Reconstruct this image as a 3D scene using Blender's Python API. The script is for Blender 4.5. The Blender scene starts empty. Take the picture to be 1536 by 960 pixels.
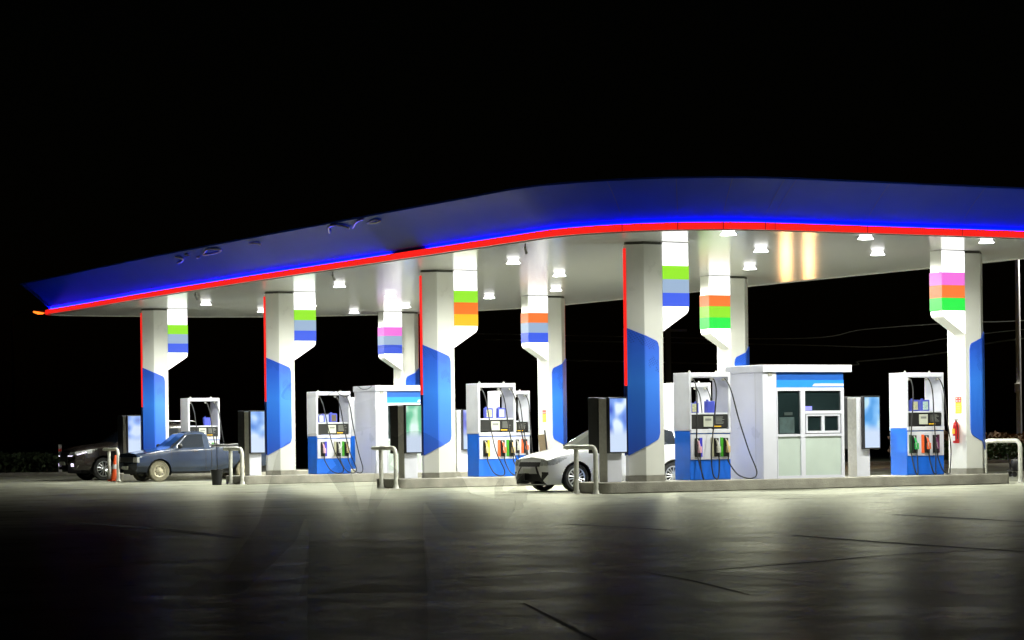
import bpy, bmesh, math, random
import numpy as np
from mathutils import Vector, Matrix
random.seed(7)
SC = bpy.context.scene
COL = SC.collection
PI = math.pi
TH = 0.4997                       # direction of the pump islands
CT, ST = math.cos(TH), math.sin(TH)
OX, OY = 2.4948, 56.622           # outer nose of the nearest column
ROW = 9.862                       # distance between islands
CURB = 0.24
CEIL = 5.44

def W(a, b, z=0.0):
    return Vector((OX + a*CT - b*ST, OY + a*ST + b*CT, z))

# ---------------------------------------------------------------- materials
MATS = {}
def mat(name, col, rough=0.5, metal=0.0, emit=None, estr=0.0, noise=0.0, nscale=4.0, bump=0.0, bscale=30.0,
        coat=0.0, spec=0.5, trans=0.0, rnoise=0.0):
    m = bpy.data.materials.new(name); m.use_nodes = True
    nt = m.node_tree; N = nt.nodes; L = nt.links
    p = N['Principled BSDF']
    p.inputs['Base Color'].default_value = (*col, 1)
    p.inputs['Roughness'].default_value = rough
    p.inputs['Metallic'].default_value = metal
    p.inputs['Specular IOR Level'].default_value = spec
    p.inputs['Coat Weight'].default_value = coat
    p.inputs['Coat Roughness'].default_value = 0.08
    p.inputs['Transmission Weight'].default_value = trans
    if emit:
        p.inputs['Emission Color'].default_value = (*emit, 1)
        p.inputs['Emission Strength'].default_value = estr
    if noise or bump or rnoise:
        tc = N.new('ShaderNodeTexCoord')
        n1 = N.new('ShaderNodeTexNoise'); n1.inputs['Scale'].default_value = nscale; n1.inputs['Detail'].default_value = 6
        L.new(tc.outputs['Object'], n1.inputs['Vector'])
        if noise:
            mr = N.new('ShaderNodeMapRange'); mr.inputs['From Min'].default_value = .3; mr.inputs['From Max'].default_value = .7
            mr.inputs['To Min'].default_value = 1-noise; mr.inputs['To Max'].default_value = 1+noise*.4
            L.new(n1.outputs['Fac'], mr.inputs['Value'])
            mx = N.new('ShaderNodeVectorMath'); mx.operation = 'SCALE'; mx.inputs[0].default_value = col
            L.new(mr.outputs['Result'], mx.inputs['Scale']); L.new(mx.outputs['Vector'], p.inputs['Base Color'])
        if rnoise:
            mr = N.new('ShaderNodeMapRange'); mr.inputs['From Min'].default_value = .3; mr.inputs['From Max'].default_value = .7
            mr.inputs['To Min'].default_value = max(.02, rough-rnoise); mr.inputs['To Max'].default_value = rough+rnoise
            L.new(n1.outputs['Fac'], mr.inputs['Value']); L.new(mr.outputs['Result'], p.inputs['Roughness'])
        if bump:
            n2 = N.new('ShaderNodeTexNoise'); n2.inputs['Scale'].default_value = bscale; n2.inputs['Detail'].default_value = 4
            L.new(tc.outputs['Object'], n2.inputs['Vector'])
            bp = N.new('ShaderNodeBump'); bp.inputs['Strength'].default_value = bump; bp.inputs['Distance'].default_value = .02
            L.new(n2.outputs['Fac'], bp.inputs['Height']); L.new(bp.outputs['Normal'], p.inputs['Normal'])
    MATS[name] = m
    return m

def ramp(N, stops):
    r = N.new('ShaderNodeValToRGB')
    el = r.color_ramp.elements
    while len(el) < len(stops): el.new(0.5)
    for e, (p, c) in zip(el, stops): e.position = p; e.color = (*c, 1)
    return r

M_white   = mat('white_powder_coat', (.69,.70,.80), .38, noise=.10, nscale=2.2, rnoise=.08)
M_cool    = mat('white_wall_panel', (.68,.685,.80), .34, noise=.07, nscale=1.3, rnoise=.08)
M_column  = mat('column_cladding', (.74,.745,.72), .32, noise=.06, nscale=1.5, rnoise=.06)
M_grey    = mat('grey_plinth', (.30,.29,.25), .6, noise=.25, nscale=5)
M_shadow_gap  = mat('painted_shadow_gap', (.07,.07,.06), .6)
M_conc    = mat('kerb_concrete', (.34,.325,.28), .8, noise=.35, nscale=2.5, bump=.4, bscale=40)
M_black   = mat('black_plastic', (.012,.012,.014), .35, noise=.2)
M_blackm  = mat('black_matte', (.010,.010,.011), .6)
M_rubber  = mat('hose_rubber', (.022,.022,.024), .38)
M_metal   = mat('brushed_metal', (.52,.51,.47), .42, metal=.15, noise=.15, nscale=12)
M_pumpblue= mat('pump_blue', (.012,.15,.80), .30, noise=.12, nscale=3, coat=.3)
M_bandblue= mat('kiosk_blue_dark', (.012,.09,.42), .4, noise=.05)
M_bandlite= mat('kiosk_blue_light', (.02,.24,.85), .4, noise=.05)
M_navy    = mat('navy_strip', (.006,.014,.12), .4)
M_led_red = mat('red_led', (.35,.01,.01), .4, emit=(1.0,.018,.012), estr=.95)
M_led_blue= mat('blue_led', (.02,.05,.5), .4, emit=(.0,.028,1.0), estr=64)
M_diff    = mat('lamp_diffuser', (.9,.9,.9), .5, emit=(1,.97,1.0), estr=14)
M_bell    = mat('glowing_lamp_bell', (.8,.8,.8), .5, emit=(1,.97,1.0), estr=2.2)
M_hoop    = mat('white_hoop_paint', (.70,.70,.64), .4, noise=.22, nscale=9, bump=.15)
M_frost   = mat('frosted_glass', (.50,.58,.55), .5, noise=.1, nscale=1.5)
M_glass   = mat('dark_window_glass', (.012,.022,.024), .06, noise=.3, nscale=1.2, spec=.7)
M_carglass= mat('car_glass', (.010,.014,.024), .04, spec=.8)
M_tyre    = mat('tyre_rubber', (.018,.018,.018), .75)
M_tyredust= mat('dusty_tyre', (.21,.19,.13), .85, noise=.3, nscale=14)
M_rimdust = mat('dusty_steel_rim', (.44,.40,.29), .6, noise=.35, nscale=18)
M_alloy   = mat('alloy_rim', (.75,.76,.78), .28, metal=.8)
M_chrome  = mat('chrome', (.8,.8,.82), .12, metal=1)
M_lens    = mat('headlamp_lens', (.60,.61,.62), .10, coat=.8, noise=.45, nscale=14)
M_silver  = mat('silver_trim', (.66,.66,.67), .35, metal=.1)
M_cwhite  = mat('pearl_white_paint', (.90,.90,.92), .28, coat=.8)
M_cblue   = mat('faded_slate_blue_paint', (.012,.026,.066), .24, noise=.22, nscale=3, coat=.6)
M_cdark   = mat('dark_bronze_paint', (.026,.020,.018), .22, coat=.7)
M_tail    = mat('tail_lens', (.45,.01,.02), .2, coat=.5)
M_amber   = mat('amber_lens', (.9,.22,.02), .3, emit=(1,.2,.02), estr=.35)
M_fog_glint     = mat('fog_lamp_and_glint_glow', (.8,.8,.9), .3, emit=(.85,.75,1), estr=1.6)
M_plate   = mat('number_plate', (.55,.56,.53), .5)
M_orange  = mat('cone_orange', (.75,.09,.015), .5, noise=.1)
M_bandw   = mat('cone_band', (.75,.75,.8), .4)
M_red     = mat('extinguisher_red', (.62,.015,.02), .3, coat=.4)
M_yellow  = mat('sign_yellow', (.85,.50,.02), .5)
M_signred = mat('sign_red', (.80,.05,.04), .5)
M_can1    = mat('oil_can_blue', (.06,.08,.48), .4)
M_can2    = mat('oil_can_label', (.55,.55,.34), .5, noise=.4, nscale=30)
M_can3    = mat('oil_can_pale', (.42,.58,.55), .5, noise=.4, nscale=30)
M_lcd     = mat('price_display', (.55,.57,.50), .4)
M_print   = mat('panel_print', (.22,.23,.22), .6)
M_pole    = mat('galvanised_pole', (.62,.62,.60), .45, noise=.15, nscale=3)
M_wire    = mat('power_cable', (.26,.27,.24), .6)
M_brown   = mat('brown_board', (.13,.095,.055), .6, noise=.2)
M_sodium  = mat('sodium_lamp', (.9,.4,.1), .5, emit=(1,.17,.015), estr=2.6)
M_lantern = mat('orange_lantern_glass', (.9,.4,.1), .5, emit=(1,.30,.06), estr=14)
NOZ = {k: mat('nozzle_'+k, c, .45) for k, c in dict(pink=(.72,.38,.50), silver=(.55,.55,.50), yellow=(.72,.55,.18),
       orange=(.85,.16,.06), green=(.02,.42,.10), gold=(.62,.45,.20), plum=(.16,.03,.12)).items()}
STR = {k: mat('grade_strip_'+k, c, .5) for k, c in dict(blue=(.05,.05,.62), olive=(.38,.37,.26), green=(.05,.36,.02),
       yellow=(.85,.66,.02), orange=(.85,.13,.03), dkgreen=(.01,.10,.04), plum=(.09,.015,.05)).items()}
BAND = {k: mat('lit_band_'+k, (.02,.02,.02), .6, spec=.2, emit=c, estr=1.0) for k, c in dict(lime=(.32,.86,.025), steel=(.34,.47,.66),
       blue=(.045,.12,.88), orange=(1,.215,.04), pink=(.96,.19,.78), green=(.02,.93,.075), amber=(1,.60,.0), tangerine=(1,.19,.008)).items()}
M_litw = mat('lit_white', (.6,.6,.6), .5, emit=(1,1,1), estr=2.0)

def panel_material():
    m = bpy.data.materials.new('printed_blue_panel'); m.use_nodes = True
    nt = m.node_tree; N = nt.nodes; L = nt.links; p = N['Principled BSDF']
    p.inputs['Roughness'].default_value = .4
    tc = N.new('ShaderNodeTexCoord'); sx = N.new('ShaderNodeSeparateXYZ'); L.new(tc.outputs['Object'], sx.inputs[0])
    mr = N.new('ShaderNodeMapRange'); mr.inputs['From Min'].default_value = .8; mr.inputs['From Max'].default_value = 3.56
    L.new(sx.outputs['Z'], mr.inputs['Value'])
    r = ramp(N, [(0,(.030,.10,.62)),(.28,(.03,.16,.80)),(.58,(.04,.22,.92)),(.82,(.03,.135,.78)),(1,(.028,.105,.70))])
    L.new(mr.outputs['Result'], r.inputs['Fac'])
    # rows of dots that lean upwards, printed near the top edge
    mp = N.new('ShaderNodeMapping'); mp.inputs['Rotation'].default_value = (0, .5, 0); mp.inputs['Scale'].default_value = (22, 1, 22)
    L.new(tc.outputs['Object'], mp.inputs['Vector'])
    s2 = N.new('ShaderNodeSeparateXYZ'); L.new(mp.outputs['Vector'], s2.inputs[0])
    def frac(sock):
        f = N.new('ShaderNodeMath'); f.operation = 'FRACT'; L.new(sock, f.inputs[0])
        g = N.new('ShaderNodeMath'); g.operation = 'LESS_THAN'; L.new(f.outputs[0], g.inputs[0]); g.inputs[1].default_value = .55
        return g.outputs[0]
    mu = N.new('ShaderNodeMath'); mu.operation = 'MULTIPLY'; L.new(frac(s2.outputs['X']), mu.inputs[0]); L.new(frac(s2.outputs['Z']), mu.inputs[1])
    nz = N.new('ShaderNodeTexNoise'); nz.inputs['Scale'].default_value = 3.5; L.new(tc.outputs['Object'], nz.inputs['Vector'])
    add = N.new('ShaderNodeMath'); add.operation = 'MULTIPLY_ADD'; L.new(mr.outputs['Result'], add.inputs[0]); add.inputs[1].default_value = 1.0
    L.new(nz.outputs['Fac'], add.inputs[2])
    gt = N.new('ShaderNodeMath'); gt.operation = 'GREATER_THAN'; L.new(add.outputs[0], gt.inputs[0]); gt.inputs[1].default_value = 1.33
    m2 = N.new('ShaderNodeMath'); m2.operation = 'MULTIPLY'; L.new(mu.outputs[0], m2.inputs[0]); L.new(gt.outputs[0], m2.inputs[1])
    m3 = N.new('ShaderNodeMath'); m3.operation = 'MULTIPLY'; L.new(m2.outputs[0], m3.inputs[0]); m3.inputs[1].default_value = .65
    mix = N.new('ShaderNodeMix'); mix.data_type = 'RGBA'; L.new(m3.outputs[0], mix.inputs['Factor'])
    L.new(r.outputs['Color'], mix.inputs['A']); mix.inputs['B'].default_value = (.012,.04,.38,1)
    L.new(mix.outputs['Result'], p.inputs['Base Color'])
    return m
M_panel = panel_material()

def screen_material(name, c0, c1, c2, seed):
    """A lit advertising screen: soft out-of-focus shapes."""
    m = bpy.data.materials.new(name); m.use_nodes = True
    nt = m.node_tree; N = nt.nodes; L = nt.links; p = N['Principled BSDF']
    p.inputs['Base Color'].default_value = (.02,.02,.02,1); p.inputs['Roughness'].default_value = .15
    tc = N.new('ShaderNodeTexCoord'); mp = N.new('ShaderNodeMapping'); mp.inputs['Location'].default_value = (seed*1.7, seed*.9, seed*2.3)
    mp.inputs['Scale'].default_value = (1.5, 1, 1.25)
    L.new(tc.outputs['Object'], mp.inputs['Vector'])
    n = N.new('ShaderNodeTexNoise'); n.inputs['Scale'].default_value = 2.4; n.inputs['Detail'].default_value = .4
    L.new(mp.outputs['Vector'], n.inputs['Vector'])
    r = ramp(N, [(.30,c0),(.50,c1),(.66,c2)]); L.new(n.outputs['Fac'], r.inputs['Fac'])
    sx = N.new('ShaderNodeSeparateXYZ'); L.new(tc.outputs['Object'], sx.inputs[0])
    w = N.new('ShaderNodeMapRange'); w.interpolation_type = 'SMOOTHSTEP'
    w.inputs['From Min'].default_value = 1.22; w.inputs['From Max'].default_value = .98
    L.new(sx.outputs['Z'], w.inputs['Value'])
    w2 = N.new('ShaderNodeMapRange'); w2.interpolation_type = 'SMOOTHSTEP'
    w2.inputs['From Min'].default_value = 1.78; w2.inputs['From Max'].default_value = 1.95; w2.inputs['To Max'].default_value = .55
    L.new(sx.outputs['Z'], w2.inputs['Value'])
    mxm = N.new('ShaderNodeMath'); mxm.operation = 'MAXIMUM'; L.new(w.outputs['Result'], mxm.inputs[0]); L.new(w2.outputs['Result'], mxm.inputs[1])
    mx = N.new('ShaderNodeMix'); mx.data_type = 'RGBA'; L.new(mxm.outputs[0], mx.inputs['Factor'])
    L.new(r.outputs['Color'], mx.inputs['A']); mx.inputs['B'].default_value = (.55,.66,.84,1)
    L.new(mx.outputs['Result'], p.inputs['Emission Color']); p.inputs['Emission Strength'].default_value = 1.15
    return m
SCR = [screen_material('lit_screen_blue', (.05,.10,.55),(.20,.36,.80),(.70,.82,.95), 1.0),
       screen_material('lit_screen_green', (.03,.30,.14),(.12,.50,.28),(.62,.85,.74), 5.2),
       screen_material('lit_screen_sky', (.08,.22,.66),(.26,.46,.82),(.60,.72,.90), 2.6),
       screen_material('lit_screen_pale', (.10,.16,.55),(.24,.40,.80),(.55,.66,.88), 3.9),
       screen_material('lit_screen_cyan', (.07,.30,.70),(.20,.48,.84),(.48,.70,.80), 7.7),
       screen_material('lit_screen_violet', (.12,.12,.55),(.24,.30,.78),(.6,.66,.9), 9.1)]

# ---------------------------------------------------------------- mesh builder
class MB:
    def __init__(self): self.v = []; self.f = []; self.m = []
    def poly(self, pts, mi=0):
        n = len(self.v); self.v += [tuple(p) for p in pts]; self.f.append(tuple(range(n, n+len(pts)))); self.m.append(mi)
    def box(self, x0, x1, y0, y1, z0, z1, mi=0):
        n = len(self.v)
        self.v += [(x,y,z) for z in (z0,z1) for (x,y) in ((x0,y0),(x1,y0),(x1,y1),(x0,y1))]
        for q in ((0,1,2,3),(4,5,6,7),(0,1,5,4),(1,2,6,5),(2,3,7,6),(3,0,4,7)):
            self.f.append(tuple(n+i for i in q)); self.m.append(mi)
        return self
    def prism(self, pts, lo, hi, axis='z', mi=0):
        def P(p, h):
            return (p[0],p[1],h) if axis=='z' else (p[0],h,p[1]) if axis=='y' else (h,p[0],p[1])
        n = len(self.v); k = len(pts)
        self.v += [P(p,lo) for p in pts] + [P(p,hi) for p in pts]
        self.f.append(tuple(n+i for i in range(k))); self.m.append(mi)
        self.f.append(tuple(n+k+i for i in range(k))); self.m.append(mi)
        for i in range(k):
            j = (i+1)%k; self.f.append((n+i,n+j,n+k+j,n+k+i)); self.m.append(mi)
        return self
    def tube(self, path, r, n=8, mi=0, closed=False):
        path = [Vector(p) for p in path]; base = len(self.v)
        rr = r if isinstance(r, (list,tuple)) else [r]*len(path)
        up = None
        for i, p in enumerate(path):
            t = (path[min(i+1,len(path)-1)] - path[max(i-1,0)]).normalized()
            if up is None:
                up = Vector((0,0,1)) if abs(t.z) < .9 else Vector((1,0,0))
            s = t.cross(up).normalized(); up = s.cross(t).normalized()
            for k in range(n):
                an = 2*PI*k/n; self.v.append(tuple(p + rr[i]*(math.cos(an)*s + math.sin(an)*up)))
        for i in range(len(path)-1):
            for k in range(n):
                a = base+i*n+k; b = base+i*n+(k+1)%n
                self.f.append((a,b,b+n,a+n)); self.m.append(mi)
        self.f.append(tuple(base+k for k in range(n))); self.m.append(mi)
        e = base+(len(path)-1)*n
        self.f.append(tuple(e+k for k in range(n))); self.m.append(mi)
        return self
    def lathe(self, prof, n=20, c=(0,0,0), axis='z', mi=0, caps=True):
        base = len(self.v)
        for (r,h) in prof:
            for k in range(n):
                an = 2*PI*k/n; x,y = r*math.cos(an), r*math.sin(an)
                q = (x,y,h) if axis=='z' else (x,h,y) if axis=='y' else (h,x,y)
                self.v.append((c[0]+q[0],c[1]+q[1],c[2]+q[2]))
        for i in range(len(prof)-1):
            for k in range(n):
                a = base+i*n+k; b = base+i*n+(k+1)%n
                self.f.append((a,b,b+n,a+n)); self.m.append(mi)
        if caps:
            self.f.append(tuple(base+k for k in range(n))); self.m.append(mi)
            e = base+(len(prof)-1)*n; self.f.append(tuple(e+k for k in range(n))); self.m.append(mi)
        return self
    def build(self, name, mats, parent=None, smooth=False, bevel=0, recalc=True, ang=40):
        me = bpy.data.meshes.new(name)
        me.from_pydata(self.v, [], self.f)
        if not isinstance(mats, (list,tuple)): mats = [mats]
        for m in mats: me.materials.append(m)
        for p, mi in zip(me.polygons, self.m): p.material_index = mi
        if recalc:
            bm = bmesh.new(); bm.from_mesh(me); bmesh.ops.recalc_face_normals(bm, faces=bm.faces); bm.to_mesh(me); bm.free()
        me.update()
        o = bpy.data.objects.new(name, me); COL.objects.link(o)
        if smooth:
            for p in me.polygons: p.use_smooth = True
            me.set_sharp_from_angle(angle=math.radians(ang))
        if bevel:
            b = o.modifiers.new('edge', 'BEVEL'); b.width = bevel; b.segments = 2; b.limit_method = 'ANGLE'; b.angle_limit = math.radians(40)
            for p in me.polygons: p.use_smooth = True
            me.set_sharp_from_angle(angle=math.radians(50)); b.harden_normals = True
        if parent: o.parent = parent
        return o

def crom(pts, n=8):
    pts = [Vector(p) for p in pts]; out = []
    P = [2*pts[0]-pts[1]] + pts + [2*pts[-1]-pts[-2]]
    for i in range(1, len(P)-2):
        for k in range(n):
            t = k/n; a,b,c,d = P[i-1],P[i],P[i+1],P[i+2]
            out.append(.5*((2*b)+(c-a)*t+(2*a-5*b+4*c-d)*t*t+(3*b-a-3*c+d)*t*t*t))
    out.append(pts[-1]); return out

def tag(o, label=None, cat=None, group=None, kind=None):
    if label: o['label'] = label
    if cat: o['category'] = cat
    if group: o['group'] = group
    if kind: o['kind'] = kind
    return o
def thing(name, label, cat, loc, rz=TH, group=None):
    o = bpy.data.objects.new(name, None); COL.objects.link(o); o.empty_display_size = .2
    o.location = loc; o.rotation_euler = (0,0,rz)
    return tag(o, label, cat, group)
def kids(o): return [c for c in bpy.data.objects if c.parent == o]
def copy_tree(o, parent=None):
    c = o.copy(); COL.objects.link(c)
    if parent: c.parent = parent
    for ch in kids(o): copy_tree(ch, c)
    return c

# ---------------------------------------------------------------- camera
cam = bpy.data.cameras.new('camera'); camo = bpy.data.objects.new('camera', cam); COL.objects.link(camo)
FPX = 3913.4
cam.sensor_width = 36; cam.lens = FPX/1536*36
cam.shift_x = 0; cam.shift_y = (654.04-480)/1536
cam.clip_start = .1; cam.clip_end = 3000
camo.location = (0,0,1.26)
camo.rotation_euler = (Matrix.Rotation(PI/2,3,'X') @ Matrix.Rotation(-.0128,3,'Z')).to_euler()
SC.camera = camo

# ---------------------------------------------------------------- night sky
w = bpy.data.worlds.new('World'); SC.world = w; w.use_nodes = True
nt = w.node_tree; bg = nt.nodes['Background']
sky = nt.nodes.new('ShaderNodeTexSky'); sky.sky_type = 'NISHITA'; sky.sun_disc = False
sky.sun_elevation = math.radians(2); sky.sun_rotation = math.radians(200)
nt.links.new(sky.outputs[0], bg.inputs['Color']); bg.inputs['Strength'].default_value = .00025
SC.view_settings.view_transform = 'Standard'; SC.view_settings.look = 'None'
SC.view_settings.exposure = 0.0; SC.view_settings.gamma = 1
SC.cycles.use_denoising = True
SC.cycles.max_bounces = 8; SC.cycles.diffuse_bounces = 4; SC.cycles.glossy_bounces = 4; SC.cycles.transparent_max_bounces = 24
SC.cycles.sample_clamp_indirect = 6
SC.cycles.caustics_reflective = False; SC.cycles.caustics_refractive = False

# ---------------------------------------------------------------- ground
GSPEC, GR0, GR1, GFAC = 1.22, .25, .39, .21
def ground_material():
    m = bpy.data.materials.new('worn_concrete_apron'); m.use_nodes = True
    nt = m.node_tree; N = nt.nodes; L = nt.links; p = N['Principled BSDF']
    tc = N.new('ShaderNodeTexCoord')
    def noise(scale, detail=5, rough=.55, loc=0):
        mp = N.new('ShaderNodeMapping'); mp.inputs['Location'].default_value = (loc,loc*.7,0)
        L.new(tc.outputs['Object'], mp.inputs['Vector'])
        n = N.new('ShaderNodeTexNoise'); n.inputs['Scale'].default_value = scale; n.inputs['Detail'].default_value = detail
        n.inputs['Roughness'].default_value = rough; L.new(mp.outputs['Vector'], n.inputs['Vector']); return n.outputs['Fac']
    big = noise(.16, 4, .6, 3); mid = noise(.9, 6, .65, 11); fine = noise(14, 5, .7)
    r1 = ramp(N, [(.34,(.19,.193,.152)),(.5,(.32,.323,.262)),(.66,(.40,.403,.335))]); L.new(big, r1.inputs['Fac'])
    r2 = ramp(N, [(.30,(.50,.50,.50)),(.52,(.92,.92,.92)),(.72,(1.2,1.2,1.2))]); L.new(mid, r2.inputs['Fac'])
    r3 = ramp(N, [(.3,(.82,.82,.82)),(.7,(1.12,1.12,1.12))]); L.new(fine, r3.inputs['Fac'])
    m1 = N.new('ShaderNodeMix'); m1.data_type='RGBA'; m1.blend_type='MULTIPLY'; m1.inputs['Factor'].default_value = 1
    L.new(r1.outputs['Color'], m1.inputs['A']); L.new(r2.outputs['Color'], m1.inputs['B'])
    m2 = N.new('ShaderNodeMix'); m2.data_type='RGBA'; m2.blend_type='MULTIPLY'; m2.inputs['Factor'].default_value = 1
    L.new(m1.outputs['Result'], m2.inputs['A']); L.new(r3.outputs['Color'], m2.inputs['B'])
    # oil stains and tyre-darkened patches
    st = noise(.42, 3, .5, 29); rs = ramp(N, [(.30,(.45,.45,.45)),(.40,(1,1,1))]); L.new(st, rs.inputs['Fac'])
    sp = noise(2.3, 2, .5, 41); rp = ramp(N, [(.27,(.35,.35,.35)),(.33,(1,1,1))]); L.new(sp, rp.inputs['Fac'])
    def mul(a_, b_):
        q = N.new('ShaderNodeMix'); q.data_type='RGBA'; q.blend_type='MULTIPLY'; q.inputs['Factor'].default_value = 1
        L.new(a_, q.inputs['A']); L.new(b_, q.inputs['B']); return q.outputs['Result']
    col = mul(mul(m2.outputs['Result'], rs.outputs['Color']), rp.outputs['Color'])
    df = N.new('ShaderNodeBsdfDiffuse'); df.inputs['Roughness'].default_value = .6; L.new(col, df.inputs['Color'])
    gl = N.new('ShaderNodeBsdfGlossy'); gl.inputs['Color'].default_value = (.91,.915,.77,1)
    rr = N.new('ShaderNodeMapRange'); rr.inputs['From Min'].default_value=.3; rr.inputs['From Max'].default_value=.7
    rr.inputs['To Min'].default_value=GR0; rr.inputs['To Max'].default_value=GR1; L.new(mid, rr.inputs['Value']); L.new(rr.outputs['Result'], gl.inputs['Roughness'])
    fr = N.new('ShaderNodeFresnel'); fr.inputs['IOR'].default_value = GSPEC
    ms = N.new('ShaderNodeMixShader'); fk = N.new('ShaderNodeMath'); fk.operation='MULTIPLY'; fk.inputs[1].default_value = GFAC; L.new(fr.outputs[0], fk.inputs[0]); L.new(fk.outputs[0], ms.inputs[0]); L.new(df.outputs[0], ms.inputs[1]); L.new(gl.outputs[0], ms.inputs[2])
    L.new(ms.outputs[0], N['Material Output'].inputs['Surface']); N.remove(p)
    bp = N.new('ShaderNodeBump'); bp.inputs['Strength'].default_value=.5; bp.inputs['Distance'].default_value=.04
    L.new(mid, bp.inputs['Height'])
    bp2 = N.new('ShaderNodeBump'); bp2.inputs['Strength'].default_value=.25; bp2.inputs['Distance'].default_value=.004
    L.new(fine, bp2.inputs['Height']); L.new(bp.outputs['Normal'], bp2.inputs['Normal']); L.new(bp2.outputs['Normal'], gl.inputs['Normal']); L.new(bp2.outputs['Normal'], df.inputs['Normal'])
    return m
M_ground = ground_material()
M_earth = mat('dark_verge', (.030,.040,.018), .9, noise=.5, nscale=1.5, bump=.5)
g = MB(); g.poly([(-900,-60,-.08),(900,-60,-.08),(900,1500,-.08),(-900,1500,-.08)])
tag(g.build('ground', M_earth), 'dark open land beyond the lit forecourt', kind='structure')
g = MB(); g.poly([(-70,-30,0),(80,-30,0),(80,99,0),(-70,97,0)])
tag(g.build('forecourt', M_ground), 'worn grey concrete forecourt in front of the pumps', kind='structure')
g = MB(); g.prism([(-70,97),(80,99),(80,99.25),(-70,97.25)], -.05, .13)
tag(g.build('kerb', M_conc, bevel=.02), 'low concrete kerb at the far edge of the forecourt', kind='structure')

def ground_px(x, y):
    dx, dy = x-768, y-654.04; c, s = math.cos(.0128), math.sin(.0128)
    u, v = c*dx-s*dy, s*dx+c*dy
    Y = FPX*1.26/v; return Vector((u*Y/FPX, Y, 0))
M_joint = mat('joint_seal', (.045,.045,.036), .8, noise=.4, nscale=3)
for pts, wd in (([(965,858),(1040,872),(1125,893)], .045), ([(1030,858),(1200,845),(1350,832),(1536,823)], .10),
            ([(785,905),(850,938),(920,975)], .05), ([(1190,803),(1300,812),(1536,828)], .22),
            ([(850,786),(1010,796)], .30), ([(1340,772),(1536,783)], .35), ([(600,872),(790,862),(960,850)], .06),
            ([(100,783),(240,794),(360,808)], .40), ([(1010,858),(1200,872),(1440,890)],.04)):
    P = [ground_px(*q) for q in pts]; P = crom(P, 6)
    mb = MB()
    for i in range(len(P)-1):
        h0 = .7*wd/2*(.55+.45*math.sin(PI*i/(len(P)-1))); h1 = .7*wd/2*(.55+.45*math.sin(PI*(i+1)/(len(P)-1)))
        d = (P[i+1]-P[i]); nrm = Vector((-d.y,d.x,0)).normalized()
        up = Vector((0,0,.004))
        mb.poly([P[i]-nrm*h0+up, P[i]+nrm*h0+up, P[i+1]+nrm*h1+up, P[i+1]-nrm*h1+up])
    tag(mb.build('pavement_joint', M_joint), 'dark sealed joint in the concrete forecourt', kind='structure')

# ---------------------------------------------------------------- canopy
def arc(cx, cy, r, a0, a1, n):
    return [(cx+r*math.cos(a0+(a1-a0)*i/n), cy+r*math.sin(a0+(a1-a0)*i/n)) for i in range(n+1)]
def plan():
    AL, BF, AR, BB = -2.34, -4.0, 12.25, 34.3
    p = []
    p += arc(AL+3.5, BF+3.5, 3.5, PI, 1.5*PI, 24)            # near corner
    p += [(a, BF) for a in (3,5,7,9,11,13)] and [(a, BF) for a in (3.5,6,8.5)]
    p += arc(AR-1.5, BF+1.5, 1.5, 1.5*PI, 2*PI, 10)
    p += [(AR,b) for b in (2,6,10,14,18,21)]
    p += arc(AR-9.5, BB-11, 1, 0, 0.001, 1)[:0]
    p += [(AR-9.5+9.5*math.cos(t), 22.8+11.5*math.sin(t)) for t in [PI/2*i/20 for i in range(1,21)]]
    p += [(1.0,BB),(-.2,BB)]
    p += [(-1.0,BB-.06),(-1.5,BB-.3),(-1.76,BB-.7),(-1.80,BB-1.3)]
    p += [(-1.92,29),(-2.12,24.5),(-2.26,20.5),(AL,15),(AL,10),(AL,5)]
    return p
PLAN = plan()
def normals(p):
    n = len(p); out = []
    for i in range(n):
        d = Vector(p[(i+1)%n]) - Vector(p[i-1]); d.normalize(); out.append(Vector((d.y,-d.x)))
    return out
PN = normals(PLAN)
def off(o): return [(q[0]+n.x*o, q[1]+n.y*o) for q,n in zip(PLAN,PN)]
def sweep(mb, prof, idx=None, closed=True, mi=0):
    """prof: list of (outward offset, z); swept along the canopy outline."""
    rings = []
    for (o,z) in prof:
        q = off(o); rings.append([(a,b,z) for a,b in q])
    n = len(PLAN); ids = idx if idx is not None else list(range(n))
    base = len(mb.v); k = len(prof)
    for i in ids:
        for r in rings: mb.v.append(r[i])
    m = len(ids); last = m if idx is None else m-1
    for i in range(last):
        for j in range(k if closed else k-1):
            a = base+i*k+j; b = base+i*k+(j+1)%k; c = base+((i+1)%m)*k+(j+1)%k; d = base+((i+1)%m)*k+j
            mb.f.append((a,b,c,d)); mb.m.append(mi)
canopy = thing('petrol_station_canopy', 'wide blue canopy with rounded corner and red light strip over the pumps', 'canopy', W(0,0))
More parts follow.
